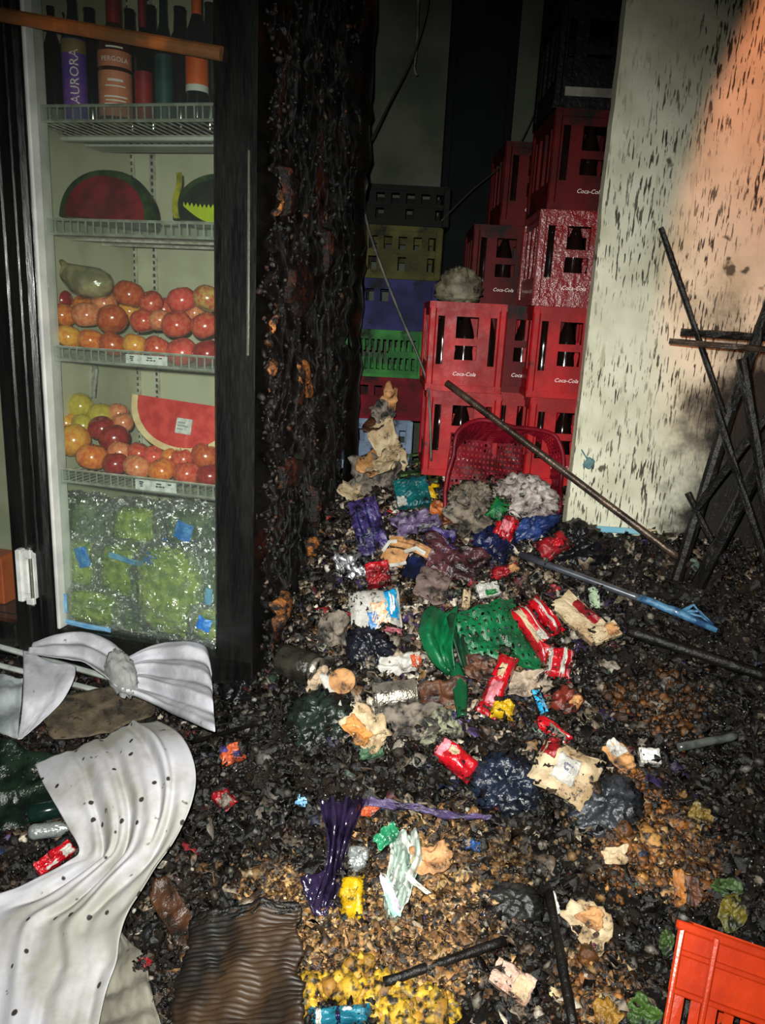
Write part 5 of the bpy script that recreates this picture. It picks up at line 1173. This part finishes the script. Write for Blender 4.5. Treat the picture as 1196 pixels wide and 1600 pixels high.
bagblob('dark_lump', 'grey-black charred block left of the charred stick', 'lump', 800, 1415, 60, 84, 80, D('lump_slate', (40, 40, 38), (22, 22, 21), .4, .2), 11, .03, .25, 2.6)
rows = [(604, 1302, .04, 652, 1300, .05), (610, 1335, .05, 660, 1340, .05), (604, 1370, .05, 648, 1372, .06), (600, 1400, .04, 640, 1405, .05), (606, 1436, .03, 624, 1438, .03)]
tag(obj('white_film', loft(rows, 40, 60, lambda u, v_: .016*math.sin(u*15+v_*6)+.02*fbm(u*5, v_*6, 12)+.008*fbm(u*14, v_*14, 2)), D('film_white_mint', (206, 206, 200), (150, 170, 158), .25, .12), smooth=True), 'torn white and mint plastic wrapper in the beige meal', 'wrapper')
scrap('mint_wrapper', 'mint green foil end of the torn white wrapper', 'wrapper', 603, 1308, 46, 26, -40, D('foil_mint', (40, 128, 88), (22, 84, 56), .2, .1, coat=.4), 50, .2, .012, .35, h=.06)
scrap('lilac_wrapper', 'lilac and mint wrapper strip at the foot of the white wrapper', 'wrapper', 610, 1400, 66, 18, 68, D('foil_lilac', (206, 180, 206), (130, 200, 170), .25, .1), 51, .15, .008, .3, h=.06)
scrap('white_strip', 'white strap end right of the torn white wrapper', 'strip', 652, 1382, 50, 9, 42, m_white, 52, .1, .004, .3, h=.06)
rows = [(496, 1250, .05, 572, 1246, .05), (506, 1285, .05, 558, 1282, .05), (512, 1320, .06, 545, 1318, .06), (510, 1352, .05, 538, 1352, .05), (498, 1385, .04, 540, 1385, .04), (486, 1420, .03, 530, 1418, .03)]
pf = thing('purple_film', 'crumpled dark purple plastic film gathered like a skirt', 'film', Matrix.Translation(hit(520, 1340))); Op = pf.matrix_world.translation.copy()
m_pfilm = M('film_purple', S(40, 31, 58), S(20, 15, 30), 16, .12, coat=.7, bump=.4, bs=30)
obj('film_sheet', shift(loft(rows, 40, 60, lambda u, v_: (.010+.006*noise.noise(Vector((u*9, v_*2, 1))))*math.sin(u*24+v_*3+2*noise.noise(Vector((u*4, v_*5, 4))))+.014*fbm(u*5, v_*5, 9)), Op), m_pfilm, pf, smooth=True)
rows = [(578, 1246, .05, 576, 1258, .05), (640, 1256, .05, 638, 1266, .05), (700, 1268, .04, 698, 1278, .04), (770, 1274, .02, 768, 1282, .02)]
obj('film_tie', shift(loft(rows, 8, 40, lambda u, v_: .008*math.sin(u*3.1)+.016*fbm(u*3, v_*7, 9)), Op), M('film_violet', S(84, 70, 108), S(40, 34, 54), 24, .3, soot=.25, ss=30, bump=.6), pf, smooth=True)
rows = [(468, 1370, .03, 508, 1362, .03), (478, 1400, .03, 516, 1400, .03), (490, 1430, .02, 512, 1432, .02)]
obj('film_sheet', shift(loft(rows, 14, 20, lambda u, v_: .012*fbm(u*5, v_*5, 4)), Op), m_pfilm, pf, smooth=True)
# --- corrugated board
cq2 = [hit(300, 1440, .05), hit(466, 1412, .05), hit(476, 1640, .04), hit(255, 1650, .04)]
cb3 = thing('corrugated_board', 'scorched brown corrugated board in the lower left', 'board', Matrix.Translation(cq2[3])); O3 = cq2[3].copy()
def corr(u, v_):
    u = .5+(u-.5)*(1+.12*fbm(1 if u > .5 else 5, v_*7, 2)); q = cq2[0]*(1-u)*(1-v_)+cq2[1]*u*(1-v_)+cq2[2]*u*v_+cq2[3]*(1-u)*v_
    ed = .02*fbm(3, v_*9, 1) if u < .02 or u > .98 else 0
    return q-O3+Vector((ed, 0, 1))*1.0*(0.0017*math.sin(v_*2*math.pi*27+.6*math.sin(u*4))+.020*fbm(u*2.5, v_*2.5, 5)+.010*math.sin(u*3))
m_corr = M('corrugated', S(58, 42, 27), S(30, 22, 15), 9, .5, soot=.36, ss=6, spec=.35)
obj('fluted_sheet', MB().grid(corr, 30, 230, .004), m_corr, cb3, smooth=True)
obj('scorched_edge', MB().grid(lambda u, v_: corr(u, v_*(.08+.05*fbm(u*8, 1, 1)))+Vector((0, .004, .003+.005*fbm(u*9, v_*3, 2))), 30, 16, .004), m_burn, cb3, smooth=True)
# --- melted yellow ring at the bottom edge
m_yfoam = D('foam_yellow', (214, 170, 50), (180, 136, 40), .6, .14)
# ================================================================ loose stuff nobody could count
rng = np.random.default_rng(11)
HPX = np.empty((len(HEAP_V), 2))
rel = HEAP_V-np.array(CAM); zc = rel@np.array(FW)
HPX[:, 0] = CX+FPX*(rel@np.array(RT))/zc; HPX[:, 1] = CY-FPX*(rel@np.array(UP))/zc
DIST = np.linalg.norm(rel, axis=1)
inview = (HPX[:, 0] > -120) & (HPX[:, 0] < 1316) & (HPX[:, 1] < 1750) & (HPX[:, 1] > 640)
ICO_V = []; ph = (1+5**.5)/2
for a in (-1, 1):
    for b_ in (-ph, ph): ICO_V += [(0, a, b_), (a, b_, 0), (b_, 0, a)]
ICO_V = np.array(ICO_V); ICO_V /= np.linalg.norm(ICO_V[0])
from mathutils.geometry import convex_hull_2d
import bmesh
def _hull(V):
    bm = bmesh.new(); vs = [bm.verts.new(v_) for v_ in V]; bmesh.ops.convex_hull(bm, input=vs); bm.verts.index_update()
    idx = {v_: i for i, v_ in enumerate(vs)}; f = [[idx[v_] for v_ in fc.verts] for fc in bm.faces]; bm.free(); return np.array(f)
ICO_F = _hull(ICO_V)
g = np.array([(x, y, 0) for y in (-1, -.33, .33, 1) for x in (-1, -.33, .33, 1)], float)
FLK_V = np.concatenate([g, g+np.array([0, 0, -.05])])
FLK_F = []
for j in range(3):
    for i in range(3):
        a = j*4+i; FLK_F += [(a, a+1, a+5), (a, a+5, a+4), (16+a, 16+a+5, 16+a+1), (16+a, 16+a+4, 16+a+5)]
rim = [0, 1, 2, 3, 7, 11, 15, 14, 13, 12, 8, 4]
for k in range(12):
    a, b_ = rim[k], rim[(k+1) % 12]; FLK_F += [(a, a+16, b_+16), (a, b_+16, b_)]
FLK_F = np.array(FLK_F)
def inside(poly):
    x, y = HPX[:, 0], HPX[:, 1]; c = np.zeros(len(x), bool); n = len(poly)
    for i in range(n):
        (x0, y0), (x1, y1) = poly[i], poly[(i+1) % n]
        c ^= ((y0 > y) != (y1 > y)) & (x < (x1-x0)*(y-y0)/(y1-y0+1e-9)+x0)
    return c
for poly in ([(60, 1195), (245, 1120), (300, 1160), (300, 1240), (260, 1330), (200, 1420), (190, 1465), (230, 1500), (240, 1550), (250, 1750), (-120, 1750), (-120, 1460), (115, 1345)], [(40, 1015), (135, 992), (200, 1020), (265, 1005), (325, 1015), (332, 1138), (200, 1085), (130, 1045), (90, 1100), (30, 1150)], [(305, 1450), (460, 1425), (470, 1640), (270, 1640)]):
    inview &= ~inside(poly)
def rots(n, tilt):
    az = rng.uniform(0, 2*np.pi, n); tx = rng.normal(0, tilt, n); ty = rng.normal(0, tilt, n)
    cz, sz, cx_, sx_, cy_, sy_ = np.cos(az), np.sin(az), np.cos(tx), np.sin(tx), np.cos(ty), np.sin(ty)
    Rz = np.zeros((n, 3, 3)); Rz[:, 0, 0] = cz; Rz[:, 0, 1] = -sz; Rz[:, 1, 0] = sz; Rz[:, 1, 1] = cz; Rz[:, 2, 2] = 1
    Rx = np.zeros((n, 3, 3)); Rx[:, 0, 0] = 1; Rx[:, 1, 1] = cx_; Rx[:, 1, 2] = -sx_; Rx[:, 2, 1] = sx_; Rx[:, 2, 2] = cx_
    Ry = np.zeros((n, 3, 3)); Ry[:, 1, 1] = 1; Ry[:, 0, 0] = cy_; Ry[:, 0, 2] = sy_; Ry[:, 2, 0] = -sy_; Ry[:, 2, 2] = cy_
    return Rx@Ry@Rz
def burn(P):                       # how badly burnt each spot is: black where the fire was hottest
    r = P-np.array(CAM); z = r@np.array(FW); x = CX+FPX*(r@np.array(RT))/z; y = CY-FPX*(r@np.array(UP))/z
    e = lambda cx, cy, rx, ry: np.exp(-(((x-cx)/rx)**2+((y-cy)/ry)**2)**2)
    b = .80*e(390, 1220, 130, 170)+.62*e(1080, 1060, 190, 190)+.5*e(840, 1330, 110, 90)+.5*e(1010, 1470, 160, 70)+.6*e(600, 1210, 150, 60)+.5*e(1150, 1350, 80, 260)+.4*e(470, 1080, 60, 80)
    return (1-np.clip(b, 0, .86))[:, None]
def bulk(name, label, cat, P, size, cols, kind, mat, tilt=.5, jag=.35, lift=0.0, smooth=False, char=True):
    if char: cols = cols*burn(P)
    n = len(P); V, Fc = (ICO_V, ICO_F) if kind == 'chunk' else (FLK_V, FLK_F); m_ = len(V)
    X = np.repeat(V[None], n, 0).copy()
    if kind == 'chunk': X *= (1+rng.uniform(-jag, jag, (n, m_, 1))); X *= rng.uniform(.55, 1.2, (n, 1, 3))
    else:
        zz = rng.normal(0, jag, (n, 16)); X[:, :16, 2] += zz; X[:, 16:, 2] += zz
        xy = rng.normal(0, .18, (n, 16, 2)); X[:, :16, :2] += xy; X[:, 16:, :2] += xy
        X[:, :, 1] *= rng.uniform(.35, 1.0, (n, 1))
    X *= size[:, None, None]
    X = np.einsum('nij,nkj->nki', rots(n, tilt), X)+P[:, None, :]; X[:, :, 2] += lift
    me = bpy.data.meshes.new(name); nv = n*m_; nf = n*len(Fc)
    me.vertices.add(nv); me.vertices.foreach_set('co', X.reshape(-1))
    F_ = (Fc[None]+(np.arange(n)*m_)[:, None, None]).reshape(-1)
    me.loops.add(nf*3); me.loops.foreach_set('vertex_index', F_.astype(np.int32))
    me.polygons.add(nf); me.polygons.foreach_set('loop_start', np.arange(0, nf*3, 3, dtype=np.int32)); me.polygons.foreach_set('loop_total', np.full(nf, 3, dtype=np.int32))
    if smooth: me.polygons.foreach_set('use_smooth', np.ones(nf, bool))
    me.update(calc_edges=True); me.validate()
    at = me.attributes.new('tint', 'FLOAT_COLOR', 'POINT'); c = np.ones((n, m_, 4)); c[:, :, :3] = cols[:, None, :]; at.data.foreach_set('color', c.reshape(-1))
    me.materials.append(mat); o = bpy.data.objects.new(name, me); COL.objects.link(o); return tag(o, label, cat, kind='stuff')
def pal(n, entries):
    cs = np.array([S(*e[:3])[:3] for e in entries]); w_ = np.array([e[3] for e in entries], float); w_ /= w_.sum()
    c = cs[rng.choice(len(cs), n, p=w_)]; return np.clip(c*rng.uniform(.6, 1.3, (n, 1)), 0, 1)
m_fr = attr_mat('ash_fragments', .38, .5); m_gr = attr_mat('meal_grains', .6, .2, rvar=.1); m_pp = attr_mat('paper_bits', .5, .3)
def pick(n, mask=None, power=1.6):
    w_ = inview.astype(float)/DIST**power
    if mask is not None: w_ = w_*mask
    return HEAP_V[rng.choice(len(HEAP_V), n, p=w_/w_.sum())]+np.concatenate([rng.uniform(-.011, .011, (n, 2)), rng.uniform(-.004, .004, (n, 1))], 1)
# black and brown fragments everywhere
P = pick(24000)
bulk('ash_fragments', 'black and brown charred fragments strewn all over the heap', 'ash', P, rng.gamma(1.6, .0022, len(P))+.002, pal(len(P), [(14, 13, 12, 5), (26, 22, 18, 4), (40, 30, 22, 2.5), (58, 42, 30, 1.2), (80, 66, 52, .4), (44, 45, 43, .6)]), 'chunk', m_fr, jag=.4)
P = pick(9000)
bulk('charred_flakes', 'dark curled flakes of burnt paper and plastic on the heap', 'flakes', P, np.clip(rng.gamma(1.8, .0056, len(P))+.004, 0, .021), pal(len(P), [(16, 15, 14, 5), (30, 24, 19, 4), (50, 38, 27, 2), (70, 54, 40, .7), (32, 35, 37, 1.4), (46, 26, 24, .6)]), 'flake', m_fr, tilt=.55, lift=.006)
# fragments caked over the edges of the packets
EP = []
for Mx, L, W, T in EDGES:
    for _ in range(46):
        u, v_ = rnd.uniform(-1.15, 1.15), rnd.uniform(-1.15, 1.15)
        if rnd.random() < .6:
            if rnd.random() < .5: u = math.copysign(rnd.uniform(.8, 1.1), u)
            else: v_ = math.copysign(rnd.uniform(.8, 1.1), v_)
        EP.append(Mx @ Vector((u*L/2, v_*W/2, T*(.55+.5*max(0, 1-max(abs(u), abs(v_)))))))
P = np.array(EP)
bulk('caked_ash', 'wet black ash crumbs caked on the packets and cartons', 'ash', P, rng.gamma(1.5, .0026, len(P))+.0015, pal(len(P), [(14, 13, 12, 5), (36, 28, 22, 4), (70, 54, 38, 2), (120, 104, 84, 1)]), 'flake', m_fr, tilt=.6)
# paler torn bits, thick in the upper middle of the heap
up_mid = (np.exp(-((HPX[:, 0]-690)/190)**2-((HPX[:, 1]-980)/190)**2)+.10)
P = pick(2600, up_mid)
bulk('paper_bits', 'small torn bits of pale paper, foil and coloured wrapper in the heap', 'paper bits', P, np.clip(rng.gamma(2.0, .0056, len(P))+.003, 0, .022), pal(len(P), [(196, 184, 166, 3), (150, 134, 114, 3.5), (110, 92, 74, 3), (120, 90, 60, 2), (96, 42, 44, 1), (66, 50, 96, 1), (36, 46, 80, .8), (90, 110, 96, .6), (150, 40, 44, .4)]), 'flake', m_pp, tilt=.6, jag=.3, lift=.010)
P = pick(2600, up_mid)
bulk('grey_ash', 'pale grey ash crumbs around the middle of the heap', 'ash', P, rng.gamma(2.0, .0026, len(P))+.0025, pal(len(P), [(150, 140, 126, 2), (104, 96, 84, 3), (190, 184, 176, .8), (70, 60, 50, 3)]), 'chunk', m_pp, lift=.006)
# region patches given as (px, py, rx, ry)
def patch(regs, n):
    w_ = np.zeros(len(HEAP_V))
    for (x, y, rx, ry, k) in regs: w_ += k*np.exp(-(((HPX[:, 0]-x)/rx)**2+((HPX[:, 1]-y)/ry)**2)**2)
    w_ *= inview/DIST**1.2
    P_ = HEAP_V[rng.choice(len(HEAP_V), n, p=w_/w_.sum())].copy(); P_[:, :2] += rng.uniform(-.011, .011, (n, 2)); return P_
P = patch([(425, 1385, 46, 40, 1), (540, 1450, 80, 60, .8), (480, 1480, 50, 70, .7), (650, 1450, 110, 90, .8), (730, 1370, 80, 60, .5), (640, 1520, 110, 40, .4), (900, 1300, 40, 40, .15), (700, 1310, 90, 40, .3)], 8000)
bulk('spilled_meal', 'clumps of beige spilled meal around the yellow sachet', 'meal', P, rng.gamma(1.5, .0016, len(P))+.0016, pal(len(P), [(168, 136, 86, 2.5), (146, 110, 64, 3), (112, 80, 46, 3), (184, 164, 126, .8), (66, 47, 29, 3)]), 'chunk', m_gr, lift=.008, smooth=True)
P = patch([(425, 1385, 46, 40, 1), (540, 1450, 80, 60, .8), (480, 1480, 50, 70, .7), (650, 1450, 110, 90, .8), (730, 1370, 80, 60, .5), (640, 1520, 110, 40, .4), (1020, 1320, 70, 60, .5), (1060, 1350, 60, 60, .4), (930, 1540, 60, 60, .3), (680, 1320, 110, 50, .4)], 3600)
bulk('tan_mush', 'torn tan and brown mush mixed into the spilled meal', 'mush', P, np.clip(rng.gamma(1.8, .0040, len(P))+.003, 0, .017), pal(len(P), [(168, 130, 80, 2), (140, 100, 58, 3), (100, 70, 40, 3), (190, 164, 122, .8), (60, 42, 27, 3)]), 'flake', m_pp, tilt=.4, jag=.35, lift=.010)
P = patch([(1020, 1320, 70, 60, 1), (990, 1300, 50, 60, .6), (1070, 1350, 50, 60, .7), (1040, 1110, 80, 50, .25), (1000, 1240, 30, 40, .4), (960, 1350, 30, 50, .4), (930, 1540, 50, 60, .3)], 5200)
bulk('brown_mush', 'orange-brown wet mush on the ash at right', 'mush', P, rng.gamma(1.6, .0028, len(P))+.002, pal(len(P), [(146, 90, 36, 2), (108, 66, 28, 3), (76, 46, 23, 4), (176, 128, 66, .7)]), 'chunk', m_fr, lift=.006)
P = patch([(430, 1590, 30, 22, 1), (470, 1560, 30, 18, 1), (540, 1545, 50, 14, .7), (610, 1560, 40, 18, 1), (660, 1575, 36, 24, 1), (590, 1590, 60, 12, .6), (560, 1515, 14, 14, .3), (640, 1590, 60, 20, .8)], 1900)
bulk('yellow_crumbs', 'bright yellow crumbly foam around the teal packet at the bottom edge', 'foam', P, rng.gamma(2.5, .0026, len(P))+.003, pal(len(P), [(186, 148, 40, 4), (164, 120, 36, 3), (130, 92, 32, 1)]), 'chunk', m_gr, lift=.012, smooth=True)
# wet beads with their glint put into a pale colour
P = pick(900)
m_bead = M('bead_pale_glint', (.6, .62, .6, 1), rough=.03, coat=1.0)
bulk('glint_beads', 'tiny water beads painted pale as glints on the wet ash', 'water', P, rng.uniform(.0008, .0018, len(P)), pal(len(P), [(200, 200, 200, 1)]), 'chunk', m_bead, jag=.05, lift=.012, smooth=True)

# charred chips on the burnt fridge side, the pale ones painted as glints
n = 2000; fl = []
for _ in range(n):
    u = rnd.random()**1.7; w_ = rnd.uniform(.12, .95); q = side_fn(u, w_); fl.append((q[0]-.001, q[1], q[2]))
P = np.array(fl)
o = bulk('crust_glint_chips', '', '', P, np.clip(rng.gamma(1.5, .0026, n)+.0015, 0, .014), pal(n, [(12, 12, 11, 6), (30, 26, 22, 4), (60, 34, 22, 1.2), (96, 84, 68, .35), (84, 50, 24, .4)]), 'chunk', m_fr, jag=.45, char=False)
for k in ('label', 'category'): del o[k]
o.parent = fridge
